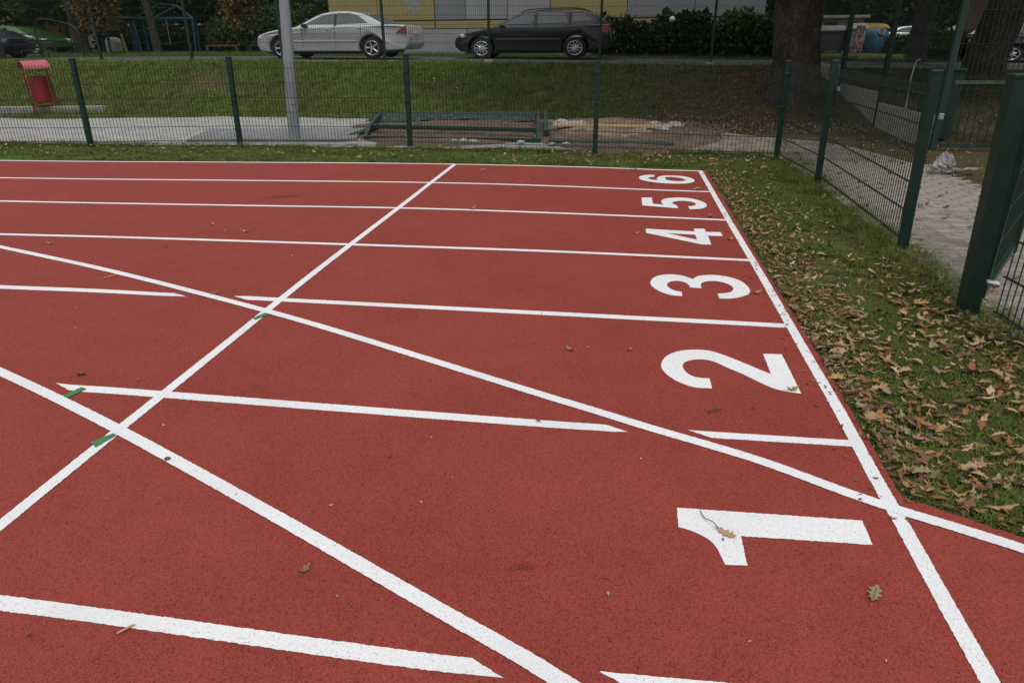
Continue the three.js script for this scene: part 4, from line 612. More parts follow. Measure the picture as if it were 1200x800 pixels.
// ---------------------------------------------------------------- trees, hedges, shrubs
function clumpGeo(n, r, size, flatness = 0.5) {           // a spray of leaf blades
  const P = [], N = [];
  for (let i = 0; i < n; i++) {
    const d = V3(R(-1, 1), R(-1, 1) * 0.8, R(-1, 1)), c = d.clone().normalize().multiplyScalar(r * Math.cbrt(rnd())), a = V3(R(-1, 1), R(-0.6, 0.6), R(-1, 1)).normalize(), b = V3(R(-1, 1), R(-1, 1) * flatness, R(-1, 1)).cross(a).normalize(), s = size * R(0.7, 1.3), w = s * 0.34;
    const tip = c.clone().addScaledVector(a, s), l = c.clone().addScaledVector(a, s * 0.45).addScaledVector(b, w), q = c.clone().addScaledVector(a, s * 0.45).addScaledVector(b, -w), n1 = b.clone().cross(a);
    for (const v of [c, l, tip, c, tip, q]) { P.push(v.x, v.y, v.z); N.push(n1.x, n1.y, n1.z); }
  }
  const g = new THREE.BufferGeometry(); g.setAttribute('position', new THREE.Float32BufferAttribute(P, 3)); g.setAttribute('normal', new THREE.Float32BufferAttribute(N, 3)); return g;
}
const leafMat = (o = {}) => new THREE.MeshPhysicalMaterial({ color: lin(1, 1, 1), side: THREE.DoubleSide, roughness: 0.8, specularIntensity: 0.25, ...o });
const foliageMat = leafMat({ transmission: 0.3, thickness: 0 });
function foliage(name, geo, spots, colors, parent, s0 = 0.7, s1 = 1.3) {
  const m = new THREE.InstancedMesh(geo, foliageMat, spots.length), c = new THREE.Color(); m.name = numbered(name); m.userData.kind = 'stuff';
  spots.forEach((p, i) => { m.setMatrixAt(i, M4.compose(V3(p[0], p[1], p[2]), Q.setFromEuler(E3.set(R(-0.5, 0.5), R(0, 6.28), R(-0.5, 0.5))), V3(1, 1, 1).multiplyScalar(R(s0, s1)))); const k = pick(colors), v = R(0.75, 1.25); m.setColorAt(i, c.setRGB(k[0] * v, k[1] * v, k[2] * v)); });
  parent.add(m); return m;
}
const crownSpots = (lobes, per) => { const out = []; for (const [x, y, z, rx, ry, rz] of lobes) { const n = Math.round(per * rx * ry ** 0.7 * rz ** 0.8); for (let i = 0; i < n; i++) { const d = V3(R(-1, 1), R(-1, 1), R(-1, 1)); if (d.length() > 1) { i--; continue; } const k = d.length(); if (k < 0.45 && rnd() < 0.6) continue; out.push([x + d.x * rx, y + d.y * ry, z + d.z * rz]); } } return out; };
function trunk(points, radii, mat_, parent, amp = 0.05, name = 'trunk') {
  const c = new THREE.CatmullRomCurve3(points.map((p) => V3(...p))), seg = 40, n = 22, g = new THREE.TubeGeometry(c, seg, 1, n), p = g.attributes.position, nn = g.attributes.normal, uv = g.attributes.uv, L = c.getLength();
  for (let i = 0; i < p.count; i++) {
    const u = Math.floor(i / (n + 1)) / seg, th = (i % (n + 1)) / n * Math.PI * 2, f = u * (radii.length - 1), k = Math.min(radii.length - 2, Math.floor(f)), r0 = lerp(radii[k], radii[k + 1], f - k), flare = u < 0.14 ? (1 - u / 0.14) ** 2 * 0.5 * (0.55 + 0.45 * Math.sin(th * 5 + 1)) : 0;
    const r = r0 * (1 + amp * (Math.sin(th * 9 + 3 * Math.sin(u * 7)) * 0.5 + fbm(Math.cos(th) * 2 + 5, u * 6 + Math.sin(th) * 2) - 0.5) + flare), ctr = V3(p.getX(i) - nn.getX(i), p.getY(i) - nn.getY(i), p.getZ(i) - nn.getZ(i));
    p.setXYZ(i, ctr.x + nn.getX(i) * r, ctr.y + nn.getY(i) * r, ctr.z + nn.getZ(i) * r); uv.setXY(i, (i % (n + 1)) / n * Math.round(Math.max(1, 6.28 * radii[0])), u * L);
  }
  g.computeVertexNormals(); return part(name, g, mat_, parent);
}
const oakClump = clumpGeo(26, 0.55, 0.24), midClump = clumpGeo(30, 0.6, 0.3), smallClump = clumpGeo(22, 0.22, 0.1), fineClump = clumpGeo(26, 0.3, 0.13);
const DG = [[0.04, 0.07, 0.018], [0.05, 0.085, 0.022], [0.034, 0.055, 0.018], [0.07, 0.085, 0.024]], AUT = [[0.3, 0.18, 0.045], [0.24, 0.15, 0.045], [0.18, 0.13, 0.04], [0.1, 0.1, 0.03]], MG = [[0.06, 0.12, 0.025], [0.075, 0.135, 0.03], [0.05, 0.09, 0.022]];
{
  const t = thing('oak_tree', 'thick old tree trunk on the bank beside the corner of the fences', 'tree', [3.36, 0.2, -15.2]);
  trunk([[0, -0.35, 0], [0.02, 0.4, 0], [-0.08, 1.2, 0], [-0.18, 2.4, 0.02], [-0.15, 4.5, 0.1], [0.1, 7.5, 0]], [0.46, 0.42, 0.385, 0.36, 0.33, 0.2], barkMat, t, 0.09);
  for (const [a, b, r] of [[[-0.17, 3.2, 0], [-3.6, 5.6, 1.6], 0.15], [[-0.15, 3.8, 0.1], [3.3, 6.4, 1.0], 0.16], [[-0.1, 4.4, 0.1], [0.5, 7.2, 3.4], 0.14], [[0, 4.8, 0], [-1.4, 8.4, -2.8], 0.14], [[0, 5.2, 0], [2.2, 8.6, -2.4], 0.12]]) part('limb', tube([a, [lerp(a[0], b[0], 0.45), lerp(a[1], b[1], 0.35), lerp(a[2], b[2], 0.5)], b], r, 14, 8), barkMat, t);
  foliage('crown', oakClump, crownSpots([[-3.2, 5.8, 1.4, 2.9, 1.9, 2.6], [3.2, 6.2, 0.8, 3.0, 2.1, 2.8], [0.4, 6.6, 3.2, 2.8, 1.9, 2.6], [-1.2, 8.4, -2.4, 3.2, 2.4, 2.9], [2.2, 8.6, -2.2, 3, 2.4, 2.9], [0, 9.6, 0.6, 3.4, 2.2, 3.2]], 24), [...DG, [0.09, 0.085, 0.02]], t);
}
{
  const t = thing('roadside_tree', 'dark leaning tree trunk behind the corner of the mesh fence', 'tree', [7.55, 0.4, -17]);
  trunk([[0, -0.3, 0], [0.0, 0.5, 0], [0.18, 1.5, 0], [0.32, 2.6, 0], [0.5, 4.5, 0.2], [0.4, 7, 0.4]], [0.42, 0.38, 0.37, 0.35, 0.28, 0.15], barkMat, t, 0.08);
  for (const [a, b, r] of [[[0.35, 2.9, 0], [-2.6, 5.4, 1.8], 0.13], [[0.45, 3.6, 0.1], [3.4, 6.0, 0.8], 0.13], [[0.5, 4.2, 0.2], [0.2, 6.8, 3.2], 0.12], [[0.48, 4.8, 0.2], [-0.8, 8, -2.6], 0.12]]) part('limb', tube([a, [lerp(a[0], b[0], 0.45), lerp(a[1], b[1], 0.35), lerp(a[2], b[2], 0.5)], b], r, 14, 8), barkMat, t);
  foliage('crown', oakClump, crownSpots([[-2.4, 5.4, 2.0, 2.8, 1.8, 2.8], [3.2, 6, 0.8, 3, 2, 2.8], [0.2, 6.4, 3.4, 3.0, 1.9, 3.0], [-0.8, 8.2, -2.2, 3.2, 2.4, 3], [1.2, 9, 1, 3.2, 2.2, 3.2]], 24), [...DG, [0.09, 0.085, 0.02]], t);
}
{
  const t = thing('slim_tree', 'dark straight trunk rising between the side fence posts', 'tree', [8.15, 0.55, -22.5]);
  trunk([[0, -0.3, 0], [0, 1, 0], [0.08, 2.4, 0], [0.1, 6, 0]], [0.27, 0.23, 0.21, 0.13], barkMat, t, 0.08);
  foliage('crown', midClump, crownSpots([[0, 5.4, 0, 2.6, 2.2, 2.6], [0.5, 7.6, 0, 2.2, 2, 2.2]], 20), DG, t);
}
// the trees behind the playground: trunks one can pick out, low dark crowns
const farTree = (name, label, x, z, lean, r, h, lobes, colors, per = 14, geo = midClump) => {
  const t = thing(name, label, 'tree', [x, upperLevel(x) - 0.05, z]);
  trunk([[0, -0.3, 0], [lean * 0.15, h * 0.3, 0], [lean * 0.5, h * 0.6, 0], [lean, h, 0]], [r, r * 0.85, r * 0.75, r * 0.4], barkMat, t, 0.06);
  foliage('crown', geo, crownSpots(lobes, per), colors, t); return t;
};
farTree('playground_tree', 'big dark trunk between the green car and the playground shelter', -22.9, -29.2, -0.6, 0.3, 6, [[-0.4, 5.2, 0, 2.2, 1.5, 2.2], [0.6, 7, 0, 2.2, 1.6, 2.2]], DG);
farTree('playground_tree', 'slim forked trunk standing in front of the blue climbing frame', -18.9, -28.4, -0.7, 0.17, 5, [[-0.4, 5.4, -0.5, 1.8, 1.3, 1.8], [0.6, 6.6, -0.5, 1.8, 1.4, 1.8]], DG);
farTree('playground_tree', 'thin dark leaning trunk in front of the navy car', -18.3, -19.9, -0.55, 0.09, 3.4, [[-0.8, 3.3, 0, 1.4, 0.95, 1.4], [-0.2, 4.4, 0, 1.6, 1.1, 1.5]], DG, 26, fineClump);
farTree('playground_tree', 'slanting thin trunk in front of the yellow apartment block', -25.4, -31.6, -0.7, 0.12, 5, [[-0.8, 3.6, 0, 2.4, 1.5, 2], [0.3, 5.4, 0, 2.2, 1.6, 2]], DG);
farTree('autumn_tree', 'small tree with golden-brown leaves hanging before the climbing frame', -20.9, -27.8, 0.1, 0.06, 2, [[0, 1.7, 0, 0.75, 0.75, 0.7], [0.2, 2.6, 0, 0.9, 0.8, 0.8]], AUT, 300, fineClump);
farTree('autumn_tree', 'small orange-leaved tree just beside the lamp post top', -15.0, -28.5, 0.05, 0.06, 2, [[0, 1.75, 0, 0.65, 0.7, 0.6], [0.1, 2.5, 0, 0.8, 0.8, 0.7]], AUT, 300, fineClump);
const behind = [
  [-38, -44, 3.2, 'broad dark tree over the yellow apartment block'], [-32, -41, 3.0, 'dark tree behind the green car'], [-27.5, -40, 3.0, 'dark tree behind the playground shelter'], [-23, -39.5, 3.0, 'dark tree directly behind the climbing frame'],
  [-18.6, -39, 3.0, 'dark tree behind the left timber rail'], [-14.6, -37.5, 2.8, 'dark green tree at the corner of the panel building'], [-11.7, -33, 1.6, 'narrow green tree against the building corner'], [6.6, -33, 2.2, 'dark tree just past the end of the panel building'], [9.6, -46, 3.2, 'dark tree behind the hut'], [14, -47, 3.2, 'green tree behind the yellow van'], [18.8, -45, 3.2, 'dark tree behind the white car'], [24, -44, 3.2, 'dark tree beyond the brown building'], [30, -40, 3.2, 'dark tree far out beyond the black car'],
];
for (const [x, z, r, label] of behind) farTree('background_tree', label + (x < -20 && x > -37 ? '' : ''), x, z, R(-0.4, 0.4), 0.22, 6.5, [...(x < -16 && x > -30 ? [[0, 1.8, 0.2, r * 0.8, 1.0, r * 0.6]] : []), [-0.6, x > 8 ? 3.8 : 3.2, 0, r * 1.1, 1.9, r], [0.8, 5.2, 0, r * 1.1, 2, r], [0, 7.2, 0, r * 0.9, 1.9, r * 0.9]], x === 14 || x === -18.6 || x === -27.5 ? MG : x === -11.7 || x === -14.6 ? [...MG, ...DG] : DG, 9);
function hedge(name, label, x0, x1, z0, z1, y0, y1, n, colors, geo = fineClump) {
  const t = thing(name, label, 'hedge', [(x0 + x1) / 2, y0, (z0 + z1) / 2]), out = [];
  for (let i = 0; i < n; i++) { const u = R(-1, 1), v = R(-1, 1), top = (y1 - y0) * (0.8 + 0.35 * vnoise(u * (x1 - x0) * 1.2 + x0, 5)); out.push([u * (x1 - x0) / 2, 0.05 + top * Math.sqrt(rnd()), v * (z1 - z0) / 2]); }
  foliage('leaves', geo, out, colors, t); for (let i = 0; i < 6; i++) part('stem', rod([lerp(-1, 1, (i + 0.5) / 6) * (x1 - x0) / 2.2, -0.1, 0], [lerp(-1, 1, (i + 0.5) / 6) * (x1 - x0) / 2.2 + R(-0.1, 0.1), (y1 - y0) * 0.7, R(-0.2, 0.2)], 0.02), barkMat, t); return t;
}
const HG = [[0.016, 0.03, 0.0095], [0.021, 0.037, 0.011], [0.013, 0.024, 0.008]];
hedge('hedge', 'dark clipped hedge in front of the grey facade panels', -0.75, 4.9, -25.3, -24.3, 0.75, 1.3, 1400, HG);
hedge('shrub', 'taller dark shrub rising from the middle of the hedge', 1.2, 2.5, -25.2, -24.4, 0.75, 1.75, 380, HG);
hedge('shrub', 'bright green shrub at the hedge end beside the thick trunk', 3.1, 4.5, -25.0, -24.2, 0.75, 1.75, 440, [[0.05, 0.11, 0.02], [0.03, 0.06, 0.016]]);
hedge('shrub', 'dark shrub directly behind the estate car', -0.9, 0.3, -25.0, -24.3, 0.8, 1.55, 320, HG);
hedge('hedge', 'dark clipped hedge behind the timber rails', -18.4, -12.6, -33, -32, 0.85, 1.55, 1400, HG);
hedge('hedge', 'dark hedge behind the climbing frame', -25, -18.6, -34, -33, 0.85, 1.5, 1400, HG);
hedge('shrub', 'green leafy bush behind the timber rail nearer the silver car', -16.2, -13.4, -31.9, -31.2, 0.85, 2.3, 620, MG);
hedge('shrub', 'yellowish green bush behind the timber rail nearer the climbing frame', -18.0, -16.4, -31.9, -31.2, 0.85, 1.9, 380, [[0.1, 0.12, 0.03], ...MG]);
hedge('shrub', 'low yellow-green bush beside the black car', 8.9, 10.2, -24.8, -24.2, 0.6, 1.15, 260, [[0.08, 0.09, 0.02], [0.05, 0.07, 0.02]]);
hedge('shrub', 'low dark bush in front of the silver car', 11.0, 12.4, -33.6, -33.0, 0.55, 0.95, 240, HG);
{
  const w = new THREE.Group(); w.name = numbered('far_wood'); w.userData.kind = 'stuff'; w.userData.label = 'dark mass of trees closing the view'; scene.add(w);
  const s = []; for (let i = 0; i < 5200; i++) { const a = R(-1.15, 1.15), d = R(54, 66); if (a < -0.32 && a > -0.8) continue; s.push([Math.sin(a) * d * 1.25, 0.5 + 9 * rnd(), -Math.cos(a) * d * 0.95 - 4]); }
  foliage('foliage_mass', clumpGeo(34, 1.3, 0.65), s, DG, w);
}
// ---------------------------------------------------------------- grass
function tuftGeo(n, h, spread) {
  const P = [], N = [], I = [];
  for (let i = 0; i < n; i++) {
    const a = R(0, 6.28), r = spread * Math.sqrt(rnd()), x = Math.cos(a) * r, z = Math.sin(a) * r, b = R(0, 6.28), lean = R(0.4, 2.0), hh = h * R(0.5, 1.2), w = R(0.0016, 0.0032), dx = Math.cos(b), dz = Math.sin(b), k = P.length / 3;
    const row = (t) => { const o = lean * hh * t * t, y = hh * (t - 0.25 * lean * t * t), ww = w * (1 - t * 0.85); P.push(x + dx * o - dz * ww, y, z + dz * o + dx * ww, x + dx * o + dz * ww, y, z + dz * o - dx * ww); N.push(-dx * 0.35, 0.93, -dz * 0.35, -dx * 0.35, 0.93, -dz * 0.35); };
    row(0); row(0.5); row(1); I.push(k, k + 2, k + 1, k + 2, k + 3, k + 1, k + 2, k + 4, k + 3, k + 4, k + 5, k + 3);
  }
  const g = new THREE.BufferGeometry(); g.setAttribute('position', new THREE.Float32BufferAttribute(P, 3)); g.setAttribute('normal', new THREE.Float32BufferAttribute(N, 3)); g.setIndex(I); return g;
}
const grassMat = leafMat({ roughness: 0.7, transmission: 0.3, thickness: 0 });
function grassField(label, geo, count, spot, colors, s0 = 0.7, s1 = 1.3) {
  const m = new THREE.InstancedMesh(geo, grassMat, count), c = new THREE.Color(); let n = 0, tries = 0;
  while (n < count && tries++ < count * 12) { const p = spot(); if (!p) continue; const s = R(s0, s1) * (p[3] ?? 1); m.setMatrixAt(n, M4.compose(V3(p[0], p[1], p[2]), Q.setFromEuler(E3.set(0, R(0, 6.28), 0)), V3(s, s * R(0.8, 1.2), s))); const k = pick(colors), v = R(0.75, 1.25); m.setColorAt(n, c.setRGB(k[0] * v, k[1] * v, k[2] * v)); n++; }
  m.count = n; m.name = numbered('grass'); m.userData = { kind: 'stuff', label }; scene.add(m);
}
const GC = [[0.105, 0.155, 0.02], [0.085, 0.135, 0.017], [0.13, 0.16, 0.026], [0.165, 0.155, 0.048], [0.062, 0.105, 0.013]];
// how green a place on the near lawn is: bare and leafy along the track edge and at the front, greener toward the fence
function lawnCover(x, z) { const n = fbm(x * 2.1 + 3, z * 2.1), edge = clamp((x - 1.06 - 0.1 * vnoise(z * 2, 1)) / 0.5), front = clamp((-z - 1.6) / 3.5); return clamp((n - 0.39) * 5) * lerp(0.25, 1, edge) * lerp(0.6, 1, front); }
const onLawn = (x, z) => z < -8.52 || (x > 1.06 && (z < -2.2 || x > 1.1 + (z + 2.14) * 1.85));
const bladeN = tuftGeo(13, 0.034, 0.04), bladeT = tuftGeo(16, 0.11, 0.05), bladeF = tuftGeo(12, 0.055, 0.06), bladeB = tuftGeo(13, 0.1, 0.085);
grassField('short grass of the lawn beside the track', bladeN, 13000, () => { const x = R(1.06, 2.3), z = R(-9.3, -0.6); return onLawn(x, z) && rnd() < 0.1 + lawnCover(x, z) ? [x, -0.018, z] : null; }, GC);
grassField('long grass at the foot of the right-hand fence', bladeT, 700, () => { const z = R(-9.4, -1.5), x = 2.06 + R(-0.16, 0.16) * (1 + clamp((-z - 7.6) * 0.6)); return fbm(z * 1.7, 2) > 0.4 && onLawn(x, z) ? [x, -0.018, z] : null; }, [...GC, [0.14, 0.135, 0.05]]);
grassField('grass strip between the track and the low fence', bladeF, 9500, () => { const x = R(-13, 2.1), z = R(-10.15, -8.5), f = -8.55 - 0.06 * 0; return z > f || z > lerp(-8.3, -8.75, clamp((x + 8.5) / 5)) && x < 1 ? null : rnd() < 0.25 + clamp((fbm(x * 1.5, z * 2.2) - 0.34) * 4) ? [x, -0.018, z] : null; }, GC, 0.5, 1.1);
grassField('long grass along the low fence', bladeT, 620, () => { const x = R(-13, 2.4), z = -9.86 - 0.1 * Math.exp(-((x + 4) ** 2) / 12) + R(-0.12, 0.14); return fbm(x * 1.9, 7) > 0.42 ? [x, -0.018, z] : null; }, GC, 0.5, 1);
grassField('grass of the bank', bladeB, 26000, () => { const x = R(-20, 4), z = R(-17.9, -13.2), f = bankFoot(x); if (z > f + 0.12) return null; const oak = clamp(1.3 - Math.hypot(x - 3.4, (z + 14.6) * 0.9) / 4.6), bare = Math.exp(-((x + 9.3) ** 2 + ((z + 15.6) * 1.2) ** 2) / 0.7); return rnd() < (0.3 + fbm(x * 1.3, z * 1.3)) * (1 - oak * 0.95) * (1 - bare) ? [x, landHeight(x, z), z] : null; }, [[0.12, 0.19, 0.024], [0.1, 0.165, 0.02], [0.15, 0.19, 0.032], [0.19, 0.18, 0.055]], 0.4, 1.45);
grassField('grass on the far side of the road and around the playground', bladeB, 9000, () => { const x = R(-26, 14), z = -22.4 - 8 * rnd() * rnd(); return [x, landHeight(x, z), z]; }, [[0.06, 0.11, 0.015], [0.075, 0.115, 0.02]], 0.8, 1.4);
grassField('grass of the bank behind the bar gate', bladeB, 4200, () => { const x = R(4.4, 12), z = R(-18, -10.8); return fbm(x, z) > 0.42 ? [x, landHeight(x, z), z] : null; }, [[0.05, 0.085, 0.015], [0.07, 0.09, 0.02]], 0.6, 1.2);

// ---------------------------------------------------------------- fallen oak leaves
function oakLeaf(len, lobes, curl, fold, seg = 15) {
  const P = [], I = [], mid = [];
  for (let i = 0; i <= seg; i++) {
    const t = i / seg, env = Math.sin(Math.PI * Math.min(1, t * 0.94 + 0.05)) ** 0.8 * (0.55 + 0.5 * t), w = len * 0.31 * env * (0.78 + 0.32 * Math.cos(t * lobes * Math.PI * 2)), jag = 1 + 0.15 * Math.sin(t * 37), x = (t - 0.5) * len, up = curl * len * (t - 0.5) ** 2 * 4 - curl * len * 0.3;
    P.push(x, up + fold * w * 0.9 + 0.012 * len * Math.sin(t * 9), -w * jag, x, up, 0, x + len * 0.03, up + fold * w * 0.7 + 0.012 * len * Math.cos(t * 8), w);
    if (i) { const a = (i - 1) * 3; I.push(a, a + 1, a + 3, a + 3, a + 1, a + 4, a + 1, a + 2, a + 4, a + 4, a + 2, a + 5); }
  }
  const k = P.length / 3; P.push(-0.5 * len, 0, 0.008 * len, -0.5 * len, 0, -0.008 * len, -0.78 * len, 0.03 * len, 0); I.push(k, k + 1, k + 2);   // stalk
  const g = new THREE.BufferGeometry(); g.setAttribute('position', new THREE.Float32BufferAttribute(P, 3)); g.setIndex(I); g.computeVertexNormals(); g.computeBoundingBox(); g.translate(0, -g.boundingBox.min.y, 0); return g;
}
const leafGeos = [oakLeaf(0.1, 4, 0.1, 0.25), oakLeaf(0.085, 3, 0.35, 0.5), oakLeaf(0.115, 4, -0.2, 0.35), oakLeaf(0.09, 3, 0.15, -0.45), oakLeaf(0.075, 3, 0.5, 0.8)], leafLow = [oakLeaf(0.1, 3, 0.2, 0.4, 7), oakLeaf(0.09, 3, 0.45, 0.7, 7), oakLeaf(0.1, 3, -0.2, -0.4, 7)];
const LC = [[0.27, 0.155, 0.085], [0.37, 0.25, 0.15], [0.17, 0.095, 0.053], [0.3, 0.195, 0.115], [0.11, 0.068, 0.044], [0.42, 0.3, 0.19], [0.29, 0.125, 0.052], [0.24, 0.2, 0.12], [0.32, 0.2, 0.075]];
const leafMats = LC.map((c) => leafMat({ color: lin(...c), roughness: 0.7 }));
const leafInstMat = leafMat({ roughness: 0.75 });
function litterDensity(x, z) { const n = fbm(x * 1.7 + 11, z * 1.7), edge = Math.exp(-Math.abs(x - 1.2) / 0.25), front = clamp(1.2 - (-z - 1.6) / 4.6); return clamp(0.03 + 0.8 * front * front * (0.1 + 2.4 * Math.max(0, n - 0.3)) + 0.5 * edge * clamp(front + 0.2) + (n > 0.6 ? 0.22 : 0)); }
const litter = new THREE.Group(); litter.name = numbered('leaf_litter'); scene.add(litter);
tag(litter, 'brown oak leaves scattered over the lawn beside the track', 'leaves', null, null); litter.userData.kind = 'stuff';
{
  const spots = []; let guard = 0;
  while (spots.length < 1750 && guard++ < 60000) { const x = R(1.04, 2.35), z = R(-9.3, -0.7); if (!onLawn(x, z) || rnd() > litterDensity(x, z)) continue; spots.push([x, -0.008 + 0.022 * rnd() * rnd() + (lawnCover(x, z) > 0.5 ? 0.012 : 0), z]); }
  const near = (p) => Math.hypot(p[0], p[2]); spots.sort((a, b) => near(a) - near(b));
  const rest = []; let k = 0;
  for (const p of spots) {
    if (k < 280 && near(p) > 1.9) { const m = part('leaf', pick(leafGeos), pick(leafMats), litter), s = 0.3 + 0.75 * rnd(); m.position.set(...p); m.rotation.set(R(-0.3, 0.3), R(0, 6.28), R(-0.3, 0.3)); m.scale.set(s * R(0.8, 1.1), s * R(0.35, 1.1), s * R(0.6, 1)); m.userData.kind = 'thing'; k++; } else rest.push(p);
  }
  leafInstances('scattered_leaves', leafGeos, rest, litter, LC);
}
function leafInstances(name, geos, spots, parent, colors, s0 = 0.3, s1 = 0.85) {
  geos.forEach((g, j) => {
    const mine = spots.filter((_, i) => i % geos.length === j); if (!mine.length) return;
    const m = new THREE.InstancedMesh(g, leafInstMat, mine.length), c = new THREE.Color();
    mine.forEach((p, i) => { m.setMatrixAt(i, M4.compose(V3(p[0], p[1], p[2]), Q.setFromEuler(E3.set(R(-0.3, 0.3), R(0, 6.28), R(-0.3, 0.3))), V3(1, R(0.4, 1.1), R(0.65, 1)).multiplyScalar(R(s0, s1)))); const k = pick(colors), v = R(0.75, 1.25); m.setColorAt(i, c.setRGB(k[0] * v, k[1] * v, k[2] * v)); });
    m.name = numbered(name); m.userData.kind = 'stuff'; parent.add(m);
  });
}
function litterField(label, count, spot, colors = LC, s0, s1) {
  const g = new THREE.Group(); g.name = numbered('fallen_leaves'); g.userData = { kind: 'stuff', label }; scene.add(g); const s = []; let guard = 0;
  while (s.length < count && guard++ < count * 15) { const p = spot(); if (p) s.push(p); } leafInstances('scattered_leaves', leafLow, s, g, colors, s0, s1);
}
litterField('fallen leaves in the grass strip before the low fence', 700, () => { const x = R(-13, 2), z = R(-10.0, -8.72); return rnd() < 0.25 + 0.6 * clamp((x + 2) / 4) + (fbm(x, z) > 0.55 ? 0.4 : 0) ? [x, 0.015 + 0.03 * rnd(), z] : null; });
litterField('fallen leaves on the bank around the thick trunk', 5200, () => { const x = R(-7, 4.1), z = R(-18, -12.0), oak = clamp(1.35 - Math.hypot(x - 3.2, (z + 14.2) * 0.8) / 4.8); return rnd() < oak * oak + 0.035 && (z < -12.3 || x > 1) ? [x, Math.max(landHeight(x, z), 0) + 0.012 + 0.02 * rnd(), z] : null; }, [[0.2, 0.11, 0.06], [0.26, 0.16, 0.09], [0.14, 0.08, 0.045], [0.32, 0.22, 0.13]]);
litterField('fallen leaves on the far bank', 1100, () => { const x = R(-19, -2), z = R(-17.9, -13.8); return fbm(x * 0.8, z * 0.8) > 0.45 ? [x, landHeight(x, z) + 0.03 + 0.05 * rnd(), z] : null; });
litterField('fallen leaves over the sandy ground and the path beyond', 1300, () => { const x = R(-4.4, 4.0), z = R(-13.9, -10.7), n = fbm(x * 1.4 + 4, z * 1.4); return rnd() < (x < -1 ? 0.3 : x > 1 ? 0.25 + 0.75 * clamp((-z - 11.4) / 0.8) : 0.35 * n) ? [x, 0.03 + 0.03 * rnd() + (x < 1.2 && z < -11 ? 0.06 : 0), z] : null; }, [[0.2, 0.11, 0.06], [0.14, 0.08, 0.045], [0.28, 0.19, 0.12]], 0.4, 0.9);
litterField('fallen leaves on the block path', 420, () => { const x = R(2.15, 3.9), z = R(-11.5, -3.2); return rnd() < 0.22 + clamp((x - 3.3) * 2) + clamp((-z - 9) * 0.3) ? [x, 0.012, z] : null; }, [[0.17, 0.09, 0.05], [0.12, 0.07, 0.04], [0.22, 0.14, 0.08]], 0.4, 0.9);
litterField('fallen leaves beyond the path and behind the bar gate', 2600, () => { const x = R(3.55, 10), z = R(-17.5, -6.5); return rnd() < 0.7 ? [x, landHeight(x, z) + 0.025 + 0.02 * rnd(), z] : null; }, [[0.2, 0.11, 0.06], [0.26, 0.16, 0.09], [0.14, 0.08, 0.045]]);
litterField('fallen leaves along the kerb of the upper road', 900, () => { const x = R(-15, 5), z = R(-19, -18.1); return [x, upperLevel(x) + 0.012, z]; }, [[0.2, 0.1, 0.05], [0.14, 0.08, 0.045], [0.26, 0.17, 0.09]]);
litterField('crumbs of leaf and twig on the track', 420, () => { const x = R(-7, 1.0), z = R(-8.4, -1.3); return rnd() < 0.25 + 0.6 * clamp((-z - 4) / 4) + 0.3 * clamp((x + 1) / 2) ? [x, 0.0035, z] : null; }, [[0.1, 0.05, 0.035], [0.3, 0.22, 0.15], [0.07, 0.04, 0.03], [0.4, 0.32, 0.24]], 0.06, 0.2);

litterField('matted broken brown leaves along the track edge and at the near end of the lawn', 1700, () => { const z = R(-8.6, -0.8), e = rnd() < 0.6, x = e ? 1.05 + 0.38 * rnd() ** 1.6 : R(1.05, 2.3); if (!onLawn(x, z)) return null; const f = clamp(1.25 - (-z - 1.6) / 4.5); return rnd() < (e ? 0.75 * (0.3 + fbm(x * 3, z * 3)) : f * f * (0.3 + fbm(x * 2.5, z * 2.5))) ? [x, -0.008 + 0.014 * rnd(), z] : null; }, [[0.16, 0.092, 0.052], [0.22, 0.135, 0.08], [0.12, 0.07, 0.042], [0.28, 0.18, 0.11], [0.2, 0.095, 0.045]], 0.18, 0.6);
litterField('crumbs and leaf bits blown against the track edge', 500, () => { const z = R(-8.4, -2.0), x = 1.045 - 0.18 * rnd() ** 3; return [x, 0.004, z]; }, [[0.1, 0.06, 0.04], [0.26, 0.17, 0.1], [0.16, 0.09, 0.05]], 0.06, 0.3);
litterField('drift of brown leaves around the foot of the gate post and the fence', 520, () => { const z = R(-5.4, -1.2), x = 2.0 + R(-0.3, 0.22) - 0.1 * rnd(); return rnd() < Math.exp(-((z + 3.7) ** 2) / 0.5) + 0.2 * fbm(x * 3, z * 3) ? [x, -0.006 + 0.03 * rnd(), z] : null; }, LC, 0.3, 0.95);
